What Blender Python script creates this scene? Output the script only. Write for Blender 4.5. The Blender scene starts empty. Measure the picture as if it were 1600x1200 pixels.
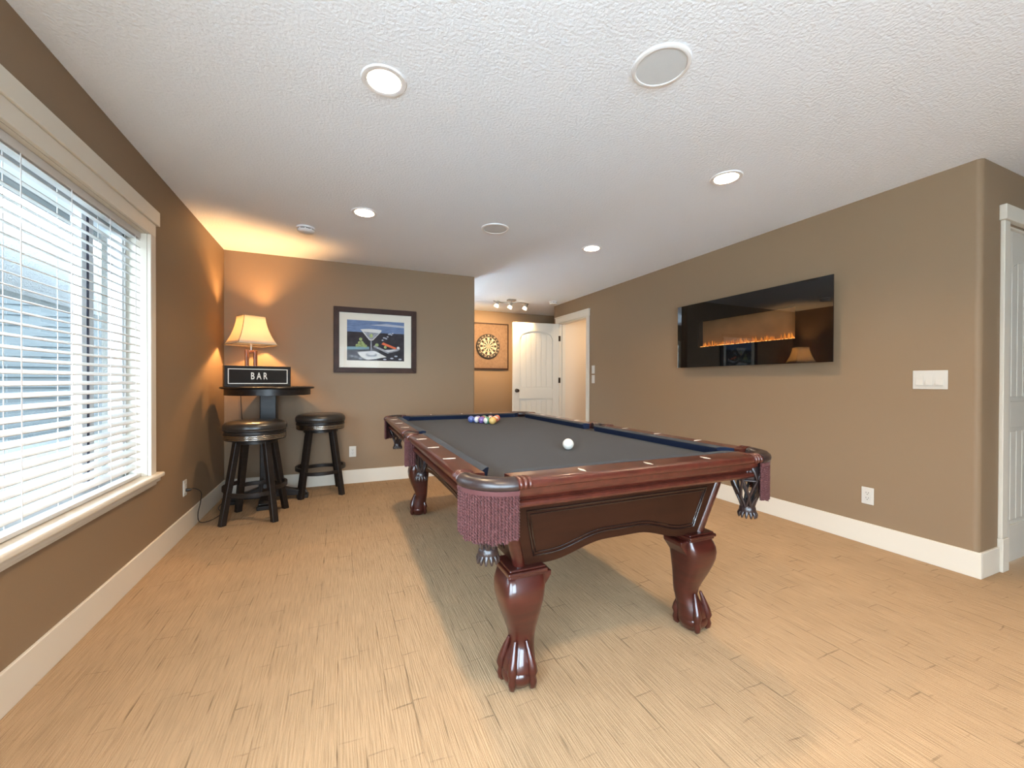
import bpy, bmesh, math, random
from mathutils import Vector, Matrix
random.seed(7)
PI = math.pi
SC = bpy.context.scene
COL = SC.collection
R = math.radians

# ------------------------------------------------------------------ camera
CAM_H = 1.136
cam_d = bpy.data.cameras.new('camera'); cam = bpy.data.objects.new('camera', cam_d); COL.objects.link(cam)
cam_d.sensor_width = 36.0; cam_d.lens = 631.31 / 1600 * 36.0; cam_d.clip_start = 0.02
yaw, pit, roll = R(23.179), R(-0.340), R(0.168)
F = Vector((math.sin(yaw)*math.cos(pit), math.cos(yaw)*math.cos(pit), math.sin(pit)))
Rt = Vector((math.cos(yaw), -math.sin(yaw), 0)); U = Rt.cross(F)
R2 = Rt*math.cos(roll) + U*math.sin(roll); U2 = -Rt*math.sin(roll) + U*math.cos(roll)
cam.matrix_world = Matrix(((R2.x, U2.x, -F.x, 0), (R2.y, U2.y, -F.y, 0), (R2.z, U2.z, -F.z, CAM_H), (0, 0, 0, 1)))
SC.camera = cam

# ------------------------------------------------------------------ world, view, light levels
SKY_STRENGTH = 19.0
SKY_COLOR = (0.65, 0.835, 1.0)
DOWNLIGHT_W = 14.5
WARM = (1.0, 0.72, 0.44)
LAMP_W = 46.0
EXPOSURE = 0.56
world = bpy.data.worlds.new('overcast_sky'); SC.world = world; world.use_nodes = True
bg = world.node_tree.nodes['Background']; bg.inputs[0].default_value = (*SKY_COLOR, 1); bg.inputs[1].default_value = SKY_STRENGTH
vs = SC.view_settings
SC.display_settings.display_device = 'sRGB'
vs.view_transform = 'Standard'; vs.look = 'None'; vs.gamma = 1.0; vs.use_curve_mapping = False; vs.exposure = EXPOSURE
cy = SC.cycles
cy.use_denoising = True; cy.max_bounces = 8; cy.diffuse_bounces = 5; cy.glossy_bounces = 4
cy.transmission_bounces = 6; cy.transparent_max_bounces = 12
cy.caustics_reflective = False; cy.caustics_refractive = False; cy.sample_clamp_indirect = 6.0

# ------------------------------------------------------------------ room measures (metres)
XL, XR, YB, XE, YD, YF, YRE, HC = -1.052, 3.42, 4.829, 1.558, 1.084, 7.06, 6.141, 2.44
YREAR, XSIDE = -2.4, 6.2
DOWN_X, DOWN_Y = (0.18, 2.27), (-1.14, 0.35, 1.84, 3.33)

def area_light(name, loc, rot, size, watts, color, shape='DISK', size_y=None, portal=False, spread=None, parent=None):
    d = bpy.data.lights.new(name, 'AREA'); d.shape = shape; d.size = size
    if size_y: d.size_y = size_y
    d.energy = watts; d.color = color
    if spread: d.spread = spread
    if portal: d.cycles.is_portal = True
    o = bpy.data.objects.new(name, d); COL.objects.link(o); o.location = loc; o.rotation_euler = rot
    if parent: o.parent = parent
    return o
# the sky enters through these glazed openings, two of them added for brightness; the portals only guide the sampling
area_light('added_patio_daylight', (XL-.02, -.90, 1.06), (R(90), 0, R(-90)), 2.7, 1, (1, 1, 1), 'RECTANGLE', 2.05, True)
area_light('added_rear_daylight', (.15, YREAR-.02, 1.25), (R(90), 0, 0), 1.9, 1, (1, 1, 1), 'RECTANGLE', 1.7, True)
area_light('window_daylight', (XL-.14, 2.26, 1.28), (R(90), 0, R(-90)), 1.66, 1, (1, 1, 1), 'RECTANGLE', 1.5, True)

# ------------------------------------------------------------------ materials
MATS = {}
def nt(name):
    m = bpy.data.materials.new(name); m.use_nodes = True
    return m, m.node_tree.nodes, m.node_tree.links, m.node_tree.nodes['Principled BSDF']
def mat(name, col, rough=.5, metal=0.0, spec=.5, coat=0.0, coat_r=.08, bump=0.0, bscale=80.0, var=0.0, vscale=6.0, vstretch=(1, 1, 1), emit=None, estr=0.0, sheen=0.0, ior=1.5, bdist=.002):
    if name in MATS: return MATS[name]
    m, N, L, b = nt(name)
    b.inputs['Base Color'].default_value = (*col, 1); b.inputs['Roughness'].default_value = rough
    b.inputs['Metallic'].default_value = metal; b.inputs['Specular IOR Level'].default_value = spec
    b.inputs['Coat Weight'].default_value = coat; b.inputs['Coat Roughness'].default_value = coat_r; b.inputs['IOR'].default_value = ior
    if sheen: b.inputs['Sheen Weight'].default_value = sheen
    if emit: b.inputs['Emission Color'].default_value = (*emit, 1); b.inputs['Emission Strength'].default_value = estr
    if bump or var:
        tc = N.new('ShaderNodeTexCoord')
    if var:
        mp = N.new('ShaderNodeMapping'); mp.inputs['Scale'].default_value = vstretch; L.new(tc.outputs['Object'], mp.inputs[0])
        no = N.new('ShaderNodeTexNoise'); no.inputs['Scale'].default_value = vscale; no.inputs['Detail'].default_value = 5; L.new(mp.outputs[0], no.inputs[0])
        rp = N.new('ShaderNodeValToRGB'); rp.color_ramp.elements[0].position = .3; rp.color_ramp.elements[1].position = .7
        rp.color_ramp.elements[0].color = (*[c*(1-var) for c in col], 1); rp.color_ramp.elements[1].color = (*[min(1, c*(1+var)) for c in col], 1)
        L.new(no.outputs[0], rp.inputs[0]); L.new(rp.outputs[0], b.inputs['Base Color'])
    if bump:
        n2 = N.new('ShaderNodeTexNoise'); n2.inputs['Scale'].default_value = bscale; n2.inputs['Detail'].default_value = 3; L.new(tc.outputs['Object'], n2.inputs[0])
        bp = N.new('ShaderNodeBump'); bp.inputs['Strength'].default_value = bump; bp.inputs['Distance'].default_value = bdist
        L.new(n2.outputs[0], bp.inputs['Height']); L.new(bp.outputs[0], b.inputs['Normal'])
    MATS[name] = m
    return m

WALL = mat('brown_wall_paint', (.248, .166, .097), .62, spec=.35, bump=.12, bscale=160)
CEIL = mat('textured_white_ceiling', (.85, .90, .965), .9, spec=.15, bump=.7, bscale=75, bdist=.006)
TRIM = mat('cream_trim_paint', (.68, .62, .52), .4, spec=.35)
DOORW = mat('white_door_paint', (.64, .60, .52), .42, spec=.35)
CREAM = mat('cream_closet_paint', (.72, .60, .46), .7)
PLASTIC = mat('white_plastic', (.60, .57, .51), .35)
WHITE = mat('white_enamel', (.82, .82, .82), .35)
GRILLE = mat('speaker_grille_cloth', (.62, .64, .65), .8, bump=.4, bscale=600)
BLIND = mat('white_blind_vinyl', (.62, .595, .56), .45)
CORD = mat('blind_cord', (.80, .79, .77), .8)
VINYL = mat('white_window_vinyl', (.76, .80, .84), .35)
GASKET = mat('dark_window_gasket', (.03, .035, .07), .5)
DARKSLOT = mat('dark_slot', (.02, .018, .015), .6)
BRONZE = mat('oil_rubbed_bronze', (.045, .03, .022), .35, metal=.8)
STEEL = mat('brushed_steel', (.42, .40, .37), .35, metal=1.0)
MAHOG = mat('mahogany_lacquer', (.040, .0065, .0038), .32, spec=.4, coat=.6, coat_r=.07, var=.30, vscale=5, vstretch=(1.5, 1.5, 9))
MAHOGTOP = mat('mahogany_rail_lacquer', (.062, .0130, .0074), .32, spec=.35, coat=.55, coat_r=.08, var=.25, vscale=6, vstretch=(6, 1, 6))
APRON = mat('walnut_brown_lacquer', (.024, .0072, .0032), .45, spec=.15, coat=.04, coat_r=.2, var=.22, vscale=4, vstretch=(1, 1, 6))
APRONLINE = mat('dark_moulding_lacquer', (.012, .005, .004), .25, coat=.8)
LEATHER = mat('dark_brown_leather', (.022, .012, .011), .34, coat=.2, coat_r=.25, bump=.15, bscale=300)
FRINGE = mat('burgundy_fringe_yarn', (.078, .022, .021), .7, spec=.3, sheen=.05)
CLOTH = mat('charcoal_billiard_cloth', (.036, .033, .031), .95, spec=.05, sheen=.06, bump=.2, bscale=700)
CUSH = mat('charcoal_cushion_cloth', (.034, .035, .038), .95, spec=.05, sheen=.05, bump=.2, bscale=700)
CUSHFACE = mat('navy_cushion_face_cloth', (.014, .020, .042), .95, spec=.05, bump=.2, bscale=700)
INLAY = mat('pearl_inlay', (.80, .72, .58), .3)
BLACKWOOD = mat('black_stained_wood', (.013, .009, .007), .40, spec=.3, coat=.12, coat_r=.25, var=.3, vscale=8, vstretch=(1, 1, 5))
BLACKLEATHER = mat('black_seat_leather', (.022, .018, .015), .30, coat=.15, coat_r=.3, bump=.1, bscale=200)
CHROME = mat('chrome_band', (.60, .55, .48), .18, metal=1.0)
SIGNBLACK = mat('black_sign_face', (.022, .018, .016), .7, spec=.15, var=.1)
SIGNWHITE = mat('white_sign_lettering', (.80, .76, .68), .6)
LAMPWOOD = mat('reddish_lamp_wood', (.20, .075, .035), .35, coat=.4, var=.2, vscale=6, vstretch=(2, 2, 8))
FRAMEW = mat('dark_brown_picture_frame', (.042, .019, .012), .5, spec=.2, var=.25, vscale=10)
MATB = mat('cream_picture_mat', (.72, .68, .58), .85)
BOARDFELT = mat('brown_backboard_cork', (.20, .125, .075), .9, var=.15, vscale=30)
DARTBLACK = mat('dark_dart_sisal', (.035, .028, .022), .9)
DARTCREAM = mat('cream_dart_sisal', (.55, .46, .32), .9)
SIDESTUCCO = mat('taupe_porch_stucco', (.15, .148, .135), .95, bump=.8, bscale=60, bdist=.01)
STUCCO = mat('pale_stucco', (.27, .275, .27), .95, bump=.8, bscale=60, bdist=.01)
FENCE = mat('grey_house_siding', (.028, .033, .033), .8)
SOFFIT = mat('grey_soffit_boards', (.24, .26, .27), .8)
GRAVEL = mat('grey_yard_gravel', (.045, .048, .045), .95, bump=.5, bscale=25)
BOUNCESLAB = mat('pale_bounce_concrete', (.66, .66, .64), .9, bump=.3, bscale=30)
BULB = mat('lit_lens', (1, 1, 1), .5, emit=(1.0, .93, .80), estr=9.0)
SPOTGLASS = mat('lit_frosted_glass', (1, .95, .85), .4, emit=(1.0, .82, .55), estr=7.0)

def glass_mat(name, tint=(1, 1, 1), refl=1.45):
    m = bpy.data.materials.new(name); m.use_nodes = True; N, L = m.node_tree.nodes, m.node_tree.links
    N.remove(N['Principled BSDF']); out = N['Material Output']
    t = N.new('ShaderNodeBsdfTransparent'); t.inputs[0].default_value = (*tint, 1)
    g = N.new('ShaderNodeBsdfGlossy'); g.inputs['Roughness'].default_value = 0.0
    fr = N.new('ShaderNodeFresnel'); fr.inputs[0].default_value = refl
    ge = N.new('ShaderNodeNewGeometry'); mu = N.new('ShaderNodeMath'); mu.operation = 'MULTIPLY'; iv = N.new('ShaderNodeMath'); iv.operation = 'SUBTRACT'; iv.inputs[0].default_value = 1
    L.new(ge.outputs['Backfacing'], iv.inputs[1]); L.new(fr.outputs[0], mu.inputs[0]); L.new(iv.outputs[0], mu.inputs[1])   # reflect once, at the outer face
    mx = N.new('ShaderNodeMixShader'); L.new(mu.outputs[0], mx.inputs[0]); L.new(t.outputs[0], mx.inputs[1]); L.new(g.outputs[0], mx.inputs[2])
    L.new(mx.outputs[0], out.inputs[0]); return m
GLASS = glass_mat('window_glass')
PICGLASS = glass_mat('picture_glass', refl=1.15)
FIREGLASS = glass_mat('smoked_fireplace_glass', (.80, .78, .76), 1.75)
BLACKGLASS = mat('black_glass', (.003, .003, .003), .02, spec=.5, ior=1.65)

def shade_mat():
    m = bpy.data.materials.new('lamp_shade_linen'); m.use_nodes = True; N, L = m.node_tree.nodes, m.node_tree.links
    N.remove(N['Principled BSDF']); out = N['Material Output']
    d = N.new('ShaderNodeBsdfDiffuse'); d.inputs[0].default_value = (.80, .72, .58, 1)
    t = N.new('ShaderNodeBsdfTranslucent'); t.inputs[0].default_value = (.86, .74, .55, 1)
    mx = N.new('ShaderNodeMixShader'); mx.inputs[0].default_value = .45
    L.new(d.outputs[0], mx.inputs[1]); L.new(t.outputs[0], mx.inputs[2]); L.new(mx.outputs[0], out.inputs[0]); return m
SHADE = shade_mat()

def carpet_mat():
    m, N, L, b = nt('ribbed_beige_carpet')
    tc = N.new('ShaderNodeTexCoord'); sp = N.new('ShaderNodeSeparateXYZ'); L.new(tc.outputs['Object'], sp.inputs[0])
    cb = N.new('ShaderNodeCombineXYZ'); L.new(sp.outputs['Y'], cb.inputs['X']); L.new(sp.outputs['X'], cb.inputs['Y'])
    def math_(op, a, bb, clamp=False):
        n = N.new('ShaderNodeMath'); n.operation = op; n.use_clamp = clamp
        for i, v in enumerate((a, bb)):
            if isinstance(v, (int, float)): n.inputs[i].default_value = v
            else: L.new(v, n.inputs[i])
        return n.outputs[0]
    nw = N.new('ShaderNodeTexNoise'); nw.inputs['Scale'].default_value = 9; L.new(cb.outputs[0], nw.inputs[0])
    wob = N.new('ShaderNodeVectorMath'); wob.operation = 'MULTIPLY_ADD'; wob.inputs[1].default_value = (.025, .007, 0)
    L.new(nw.outputs['Color'], wob.inputs[0]); L.new(cb.outputs[0], wob.inputs[2])
    br = N.new('ShaderNodeTexBrick'); br.inputs['Scale'].default_value = 1.0; br.inputs['Brick Width'].default_value = .26
    br.inputs['Row Height'].default_value = .082; br.inputs['Mortar Size'].default_value = .0035; br.inputs['Mortar Smooth'].default_value = .3
    br.offset = .37; br.offset_frequency = 3; br.squash = .8; br.squash_frequency = 2
    br.inputs['Color1'].default_value = (.45, .45, .45, 1); br.inputs['Color2'].default_value = (.55, .55, .55, 1)
    L.new(wob.outputs[0], br.inputs[0])
    n1 = N.new('ShaderNodeTexNoise'); n1.inputs['Scale'].default_value = 6.5; n1.inputs['Detail'].default_value = 2; L.new(cb.outputs[0], n1.inputs[0])
    rp = N.new('ShaderNodeValToRGB'); rp.color_ramp.elements[0].position = .46; rp.color_ramp.elements[1].position = .68; L.new(n1.outputs[0], rp.inputs[0])
    slit = math_('MULTIPLY', br.outputs['Fac'], rp.outputs[0])
    # ribs running down the room
    mp = N.new('ShaderNodeMapping'); mp.inputs['Scale'].default_value = (7, 200, 1); L.new(cb.outputs[0], mp.inputs[0])
    rib = N.new('ShaderNodeTexNoise'); rib.inputs['Scale'].default_value = 1.0; rib.inputs['Detail'].default_value = 3; L.new(mp.outputs[0], rib.inputs[0])
    fz = N.new('ShaderNodeTexNoise'); fz.inputs['Scale'].default_value = 420; L.new(cb.outputs[0], fz.inputs[0])
    big = N.new('ShaderNodeTexNoise'); big.inputs['Scale'].default_value = 5.0; big.inputs['Detail'].default_value = 3; L.new(cb.outputs[0], big.inputs[0])
    h = math_('ADD', math_('MULTIPLY', rib.outputs[0], 1.0), math_('MULTIPLY', fz.outputs[0], .40))
    h = math_('ADD', h, math_('MULTIPLY', big.outputs[0], .25))
    h = math_('SUBTRACT', h, math_('MULTIPLY', slit, .42))
    cr = N.new('ShaderNodeValToRGB'); e = cr.color_ramp.elements
    e[0].position = .10; e[0].color = (.130, .085, .046, 1); e[1].position = .95; e[1].color = (.42, .277, .158, 1)
    L.new(h, cr.inputs[0]); L.new(cr.outputs[0], b.inputs['Base Color'])
    b.inputs['Roughness'].default_value = .95; b.inputs['Specular IOR Level'].default_value = .1
    bp = N.new('ShaderNodeBump'); bp.inputs['Strength'].default_value = .7; bp.inputs['Distance'].default_value = .006
    L.new(h, bp.inputs['Height']); L.new(bp.outputs[0], b.inputs['Normal'])
    return m
CARPET = carpet_mat()

def flame_mat():
    m, N, L, b = nt('orange_flame_glow')
    b.inputs['Base Color'].default_value = (.02, .01, .005, 1); b.inputs['Roughness'].default_value = .6
    tc = N.new('ShaderNodeTexCoord'); mp = N.new('ShaderNodeMapping'); mp.inputs['Scale'].default_value = (1, 26, 5); L.new(tc.outputs['Object'], mp.inputs[0])
    no = N.new('ShaderNodeTexNoise'); no.inputs['Scale'].default_value = 1.0; no.inputs['Detail'].default_value = 4; L.new(mp.outputs[0], no.inputs[0])
    rp = N.new('ShaderNodeValToRGB'); e = rp.color_ramp.elements; e[0].position = .35; e[0].color = (.45, .10, .01, 1); e[1].position = .75; e[1].color = (1, .36, .05, 1)
    L.new(no.outputs[0], rp.inputs[0]); L.new(rp.outputs[0], b.inputs['Emission Color']); b.inputs['Emission Strength'].default_value = 1.1
    return m
FLAME = flame_mat()
EMBER = mat('glowing_ember_glass', (.8, .4, .2), .4, emit=(1.0, .45, .12), estr=3.0)
FIREBACK = mat('flame_glow_firebox_panel', (.36, .19, .08), .6, var=.2, vscale=5)  # orange base colour carries the flame glow on the back panel

# ------------------------------------------------------------------ mesh helpers
class MB:
    def __init__(s): s.v = []; s.f = []; s.m = []
    def add(s, vs, fs, mi=0):
        o = len(s.v); s.v += [tuple(p) for p in vs]; s.f += [tuple(i+o for i in f) for f in fs]; s.m += [mi]*len(fs); return s
    def box(s, x0, x1, y0, y1, z0, z1, mi=0):
        return s.add([(x0,y0,z0),(x1,y0,z0),(x1,y1,z0),(x0,y1,z0),(x0,y0,z1),(x1,y0,z1),(x1,y1,z1),(x0,y1,z1)],
                     [(0,3,2,1),(4,5,6,7),(0,1,5,4),(1,2,6,5),(2,3,7,6),(3,0,4,7)], mi)
    def prism(s, poly, ax, a, b, mi=0, fn=None):
        # poly of 2D points in the other two axes (in x,y,z order); fn bends the finished points
        def P(p, t): return {'x': (t, p[0], p[1]), 'y': (p[0], t, p[1]), 'z': (p[0], p[1], t)}[ax]
        n = len(poly); vs = [P(p, a) for p in poly] + [P(p, b) for p in poly]
        if fn: vs = [fn(v) for v in vs]
        fs = [tuple(range(n-1, -1, -1)), tuple(range(n, 2*n))] + [(i, (i+1) % n, n+(i+1) % n, n+i) for i in range(n)]
        return s.add(vs, fs, mi)
    def rings(s, rs, closed_ring=True, cap0=True, cap1=True, loop=False, mi=0):
        n = len(rs[0]); vs = [p for r in rs for p in r]; fs = []
        k = len(rs)
        for j in range(k if loop else k-1):
            a, b = j*n, ((j+1) % k)*n
            for i in range(n if closed_ring else n-1):
                i2 = (i+1) % n; fs.append((a+i, a+i2, b+i2, b+i))
        if not loop and closed_ring:
            if cap0: fs.append(tuple(range(n-1, -1, -1)))
            if cap1: fs.append(tuple(range((k-1)*n, k*n)))
        return s.add(vs, fs, mi)
    def lathe(s, prof, n=32, c=(0, 0, 0), a0=0, a1=2*PI, closed=False, mi=0):
        full = abs(a1-a0-2*PI) < 1e-6
        ks = n if full else n+1
        rs = []
        for i in range(ks):
            a = a0+(a1-a0)*i/n
            rs.append([(c[0]+r*math.cos(a), c[1]+r*math.sin(a), c[2]+z) for r, z in prof])
        return s.rings(rs, closed_ring=closed, cap0=closed, cap1=closed, loop=full, mi=mi)
    def tube(s, path, r, n=8, loop=False, mi=0):
        P = [Vector(p) for p in path]; k = len(P); rs = []
        up = None
        for i in range(k):
            if loop: t = (P[(i+1) % k]-P[i-1])
            else: t = P[min(i+1, k-1)]-P[max(i-1, 0)]
            t.normalize()
            if up is None:
                up = Vector((0, 0, 1)) if abs(t.z) < .9 else Vector((1, 0, 0))
            up = (up - t*up.dot(t)).normalized(); w = t.cross(up)
            rr = r[i] if isinstance(r, (list, tuple)) else r
            rs.append([P[i]+(up*math.cos(2*PI*j/n)+w*math.sin(2*PI*j/n))*rr for j in range(n)])
        return s.rings(rs, loop=loop, mi=mi)
    def sphere(s, c, r, nu=20, nv=12, sc=(1, 1, 1), mi=0, band=None):
        rs = []
        for j in range(1, nv):
            a = PI*j/nv - PI/2
            rs.append([(c[0]+r*sc[0]*math.cos(a)*math.cos(2*PI*i/nu), c[1]+r*sc[1]*math.cos(a)*math.sin(2*PI*i/nu), c[2]+r*sc[2]*math.sin(a)) for i in range(nu)])
        o = len(s.f); s.rings(rs, mi=mi)
        if band is not None:
            for q in range(o, len(s.f)):
                z = sum(s.v[i][2] for i in s.f[q])/len(s.f[q]) - c[2]
                s.m[q] = 1 if abs(z) > band*r else 0
        return s
    def cyl(s, p0, p1, r, n=16, mi=0): return s.tube([p0, p1], r, n, mi=mi)
    def xf(s, M):
        s.v = [tuple(M @ Vector(p)) for p in s.v]; return s
    def mesh(s, name, mats, smooth=None):
        me = bpy.data.meshes.new(name); me.from_pydata(s.v, [], s.f)
        for m in (mats if isinstance(mats, (list, tuple)) else [mats]): me.materials.append(m)
        me.polygons.foreach_set('material_index', s.m)
        b = bmesh.new(); b.from_mesh(me); bmesh.ops.recalc_face_normals(b, faces=b.faces); b.to_mesh(me); b.free()
        if smooth:
            me.polygons.foreach_set('use_smooth', [True]*len(me.polygons)); me.set_sharp_from_angle(angle=R(smooth))
        me.update(); return me
    def build(s, name, mats, parent=None, smooth=None, bevel=0, seg=2, **props):
        return obj(name, s.mesh(name, mats, smooth), parent, bevel=bevel, seg=seg, **props)

def obj(name, me, parent=None, loc=None, rot=None, bevel=0, seg=2, **props):
    o = bpy.data.objects.new(name, me); COL.objects.link(o)
    if parent: o.parent = parent
    if loc: o.location = loc
    if rot: o.rotation_euler = rot
    if bevel:
        bv = o.modifiers.new('bevel', 'BEVEL'); bv.width = bevel; bv.segments = seg; bv.limit_method = 'ANGLE'; bv.angle_limit = R(40)
    for k, v in props.items(): o[k] = v
    return o
def tag(o, label, cat, group=None, kind=None):
    o['label'] = label; o['category'] = cat
    if group: o['group'] = group
    if kind: o['kind'] = kind
    return o
def thing(name, label, cat, loc=(0, 0, 0), rz=0, group=None, kind=None):
    o = bpy.data.objects.new(name, None); COL.objects.link(o); o.location = loc; o.rotation_euler = (0, 0, rz)
    o.empty_display_size = .1
    return tag(o, label, cat, group, kind)
def copy_tree(o, parent=None):
    c = o.copy(); COL.objects.link(c); c.parent = parent
    for ch in list(o.children): copy_tree(ch, c)
    return c
def arc(cx, cy, r, a0, a1, n): return [(cx+r*math.cos(R(a0+(a1-a0)*i/n)), cy+r*math.sin(R(a0+(a1-a0)*i/n))) for i in range(n+1)]

# ================================================================== THE SETTING
ST = dict(kind='structure')
# floor
tag(MB().box(XL-.2, XSIDE+.2, YREAR-.2, YF+.2, -.06, 0).build('floor', CARPET), 'beige ribbed carpet with faint staggered block pattern', 'floor', kind='structure')
# ceiling with real holes for the recessed lights
def ceiling():
    mb = MB(); hs = .14; r0 = .078
    xs = sorted([XL-.2, XSIDE+.2] + [x+d for x in DOWN_X for d in (-hs, hs)])
    ys = sorted([YREAR-.2, YF+.2] + [y+d for y in DOWN_Y for d in (-hs, hs)])
    for i in range(len(xs)-1):
        for j in range(len(ys)-1):
            cx, cyy = (xs[i]+xs[i+1])/2, (ys[j]+ys[j+1])/2
            hit = any(abs(cx-x) < .01 for x in DOWN_X) and any(abs(cyy-y) < .01 for y in DOWN_Y)
            if not hit:
                mb.add([(xs[i], ys[j], HC), (xs[i+1], ys[j], HC), (xs[i+1], ys[j+1], HC), (xs[i], ys[j+1], HC)], [(0, 1, 2, 3)])
            else:
                n = 40; inn = []; out = []
                for k in range(n):
                    a = 2*PI*k/n + PI/4; c, s = math.cos(a), math.sin(a); q = hs/max(abs(c), abs(s))
                    inn.append((cx+r0*c, cyy+r0*s, HC)); out.append((cx+q*c, cyy+q*s, HC))
                mb.add(inn+out, [(k, (k+1) % n, n+(k+1) % n, n+k) for k in range(n)])
    o = mb.mesh('ceiling', CEIL)
    return o
me = ceiling()
b = bmesh.new(); b.from_mesh(me); bmesh.ops.remove_doubles(b, verts=b.verts, dist=1e-5)
bmesh.ops.recalc_face_normals(b, faces=b.faces)
if sum(f.normal.z for f in b.faces) > 0: bmesh.ops.reverse_faces(b, faces=b.faces)
b.to_mesh(me); b.free()
tag(obj('ceiling', me), 'white ceiling with knockdown texture and recessed lights', 'ceiling', kind='structure')
tag(MB().box(XL-.2, XSIDE+.2, YREAR-.2, YF+.2, HC+.2, HC+.26).build('light_seal_slab', CEIL), 'unseen slab added above the ceiling to keep sky light out', 'roof', kind='structure')  # unseen slab, blocks the sky from above the ceiling

WT = HC+.2
PY0, PY1, PZ = -2.25, .45, 2.1                    # added patio door opening in the left wall, unseen behind the viewer
WY0, WY1, WZ0, WZ1 = 1.45, 3.073, .55, 2.01       # window opening in the left wall
tag(MB().box(XL-.16, XL, YREAR, PY0, 0, WT).box(XL-.16, XL, PY0, PY1, PZ, WT).box(XL-.16, XL, PY1, WY0, 0, WT).box(XL-.16, XL, WY1, YF, 0, WT).box(XL-.16, XL, WY0, WY1, 0, WZ0).box(XL-.16, XL, WY0, WY1, WZ1, WT)
    .build('wall_left', WALL), 'dark brown wall around the window with white blinds', 'wall', kind='structure')
poly = [(XL, YB), (XE-.015, YB)] + arc(XE-.015, YB+.015, .015, -90, 0, 5) + [(XE, YB+.12), (XL, YB+.12)]
tag(MB().prism(poly, 'z', 0, WT).build('wall_back', WALL, smooth=50), 'brown wall behind the pub table, hung with the framed picture', 'wall', kind='structure')
FX0, FX1, FZ0, FZ1 = -.50, 1.30, .5, 2.00           # hall window
tag(MB().box(XL, FX0, YF, YF+.14, 0, WT).box(FX1, 4.6, YF, YF+.14, 0, WT).box(FX0, FX1, YF, YF+.14, 0, FZ0).box(FX0, FX1, YF, YF+.14, FZ1, WT)
    .build('wall_far', WALL), 'tan wall at the end of the hall behind the dartboard', 'wall', kind='structure')
DY0, DY1, DZ = 5.135, 5.975, 2.12                  # doorway in the right wall
r_ = .03
poly = [(XR+.12, YD)] + [(XR+.12, DY0), (XR, DY0)] + [(x, y) for x, y in arc(XR+r_, YD+r_, r_, 180, 270, 8)]
mb = MB().prism(poly, 'z', 0, WT).box(XR, XR+.12, DY1, YRE, 0, WT).box(XR, XR+.12, DY0, DY1, DZ, WT)
tag(mb.build('wall_right', WALL, smooth=50), 'long brown wall carrying the black electric fireplace', 'wall', kind='structure')
NX0, NX1, NZ = 3.735, 4.56, 2.10                   # doorway in the return wall
tag(MB().box(XR+.12, NX0, YD, YD+.12, 0, WT).box(NX1, XSIDE, YD, YD+.12, 0, WT).box(NX0, NX1, YD, YD+.12, NZ, WT)
    .build('wall_return', WALL), 'short brown wall around the corner, beside the paneled door', 'wall', kind='structure')
tag(MB().box(XSIDE, XSIDE+.14, YREAR, YD, 0, WT).build('wall_side', WALL), 'brown wall closing the open side of the room', 'wall', kind='structure')
RX0, RX1, RZ0, RZ1 = -.80, 1.10, .40, 2.10  # added rear window opening, lets in extra daylight
tag(MB().box(XL-.16, RX0, YREAR-.14, YREAR, 0, WT).box(RX1, XSIDE, YREAR-.14, YREAR, 0, WT).box(RX0, RX1, YREAR-.14, YREAR, 0, RZ0).box(RX0, RX1, YREAR-.14, YREAR, RZ1, WT).build('wall_rear', WALL), 'brown wall behind the viewer', 'wall', kind='structure')
tag(MB().box(XR+.12, 4.6, YRE-.12, YRE, 0, WT).build('wall_hall', WALL), 'brown hall wall past the end of the long wall', 'wall', kind='structure')
tag(MB().box(4.6, 4.72, YRE, YF, 0, WT).build('wall_hall_end', WALL), 'brown wall closing the hall', 'wall', kind='structure')
tag(MB().box(4.55, 4.65, 4.4, YRE-.12, 0, WT).box(XR+.12, 4.55, 4.4, 4.5, 0, WT).box(XR+.12, 4.55, YRE-.135, YRE-.12, 0, WT).build('wall_closet', CREAM), 'cream wall of the lit closet beyond the doorway', 'wall', kind='structure')

# baseboards
BH, BT = .15, .014
def base(name, label, boxes):
    mb = MB()
    for q in boxes: mb.box(*q)
    tag(mb.build(name, TRIM, bevel=.003), label, 'baseboard', kind='structure')
base('baseboard_left', 'tall cream baseboard under the window', [(XL, XL+BT, PY1+.08, YB, 0, BH)])
base('baseboard_back', 'tall cream baseboard under the framed picture', [(XL+BT, XE, YB-BT, YB, 0, BH)])
base('baseboard_right', 'tall cream baseboard under the fireplace', [(XR-BT, XR, YD-BT, DY0-.075, 0, BH)])
base('baseboard_return', 'short cream baseboard around the wall corner', [(XR, NX0-.09, YD-BT, YD, 0, BH)])
base('baseboard_far', 'cream baseboard below the dartboard', [(XL, 4.6, YF-BT, YF, 0, BH)])

# ---------------------------------------------------------------- window with casing
w = thing('window_1', 'white sliding window with cream casing and stepped sill', 'window', (XL, 0, 0), kind='structure')
MB().box(0, .019, WY1, WY1+.072, WZ0, WZ1).build('casing', TRIM, w, bevel=.003)
MB().box(0, .019, WY0-.072, WY0, WZ0, WZ1).build('casing', TRIM, w, bevel=.003)
MB().box(0, .019, WY0-.072, WY1+.072, WZ1, 2.088).build('casing', TRIM, w, bevel=.002)
MB().box(0, .030, WY0-.10, WY1+.104, 2.0885, 2.176).build('header', TRIM, w, bevel=.003)
MB().box(-.10, .046, WY0-.12, WY1+.125, .538, .566).build('sill', TRIM, w, bevel=.009, seg=3)
ap = MB().box(0, .030, WY0-.10, WY1+.105, .514, .538).build('apron', TRIM, w, bevel=.005, seg=3)
MB().box(0, .018, WY0-.08, WY1+.080, .496, .514).build('apron', TRIM, w, bevel=.004, seg=2)
GX = -.125
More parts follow.
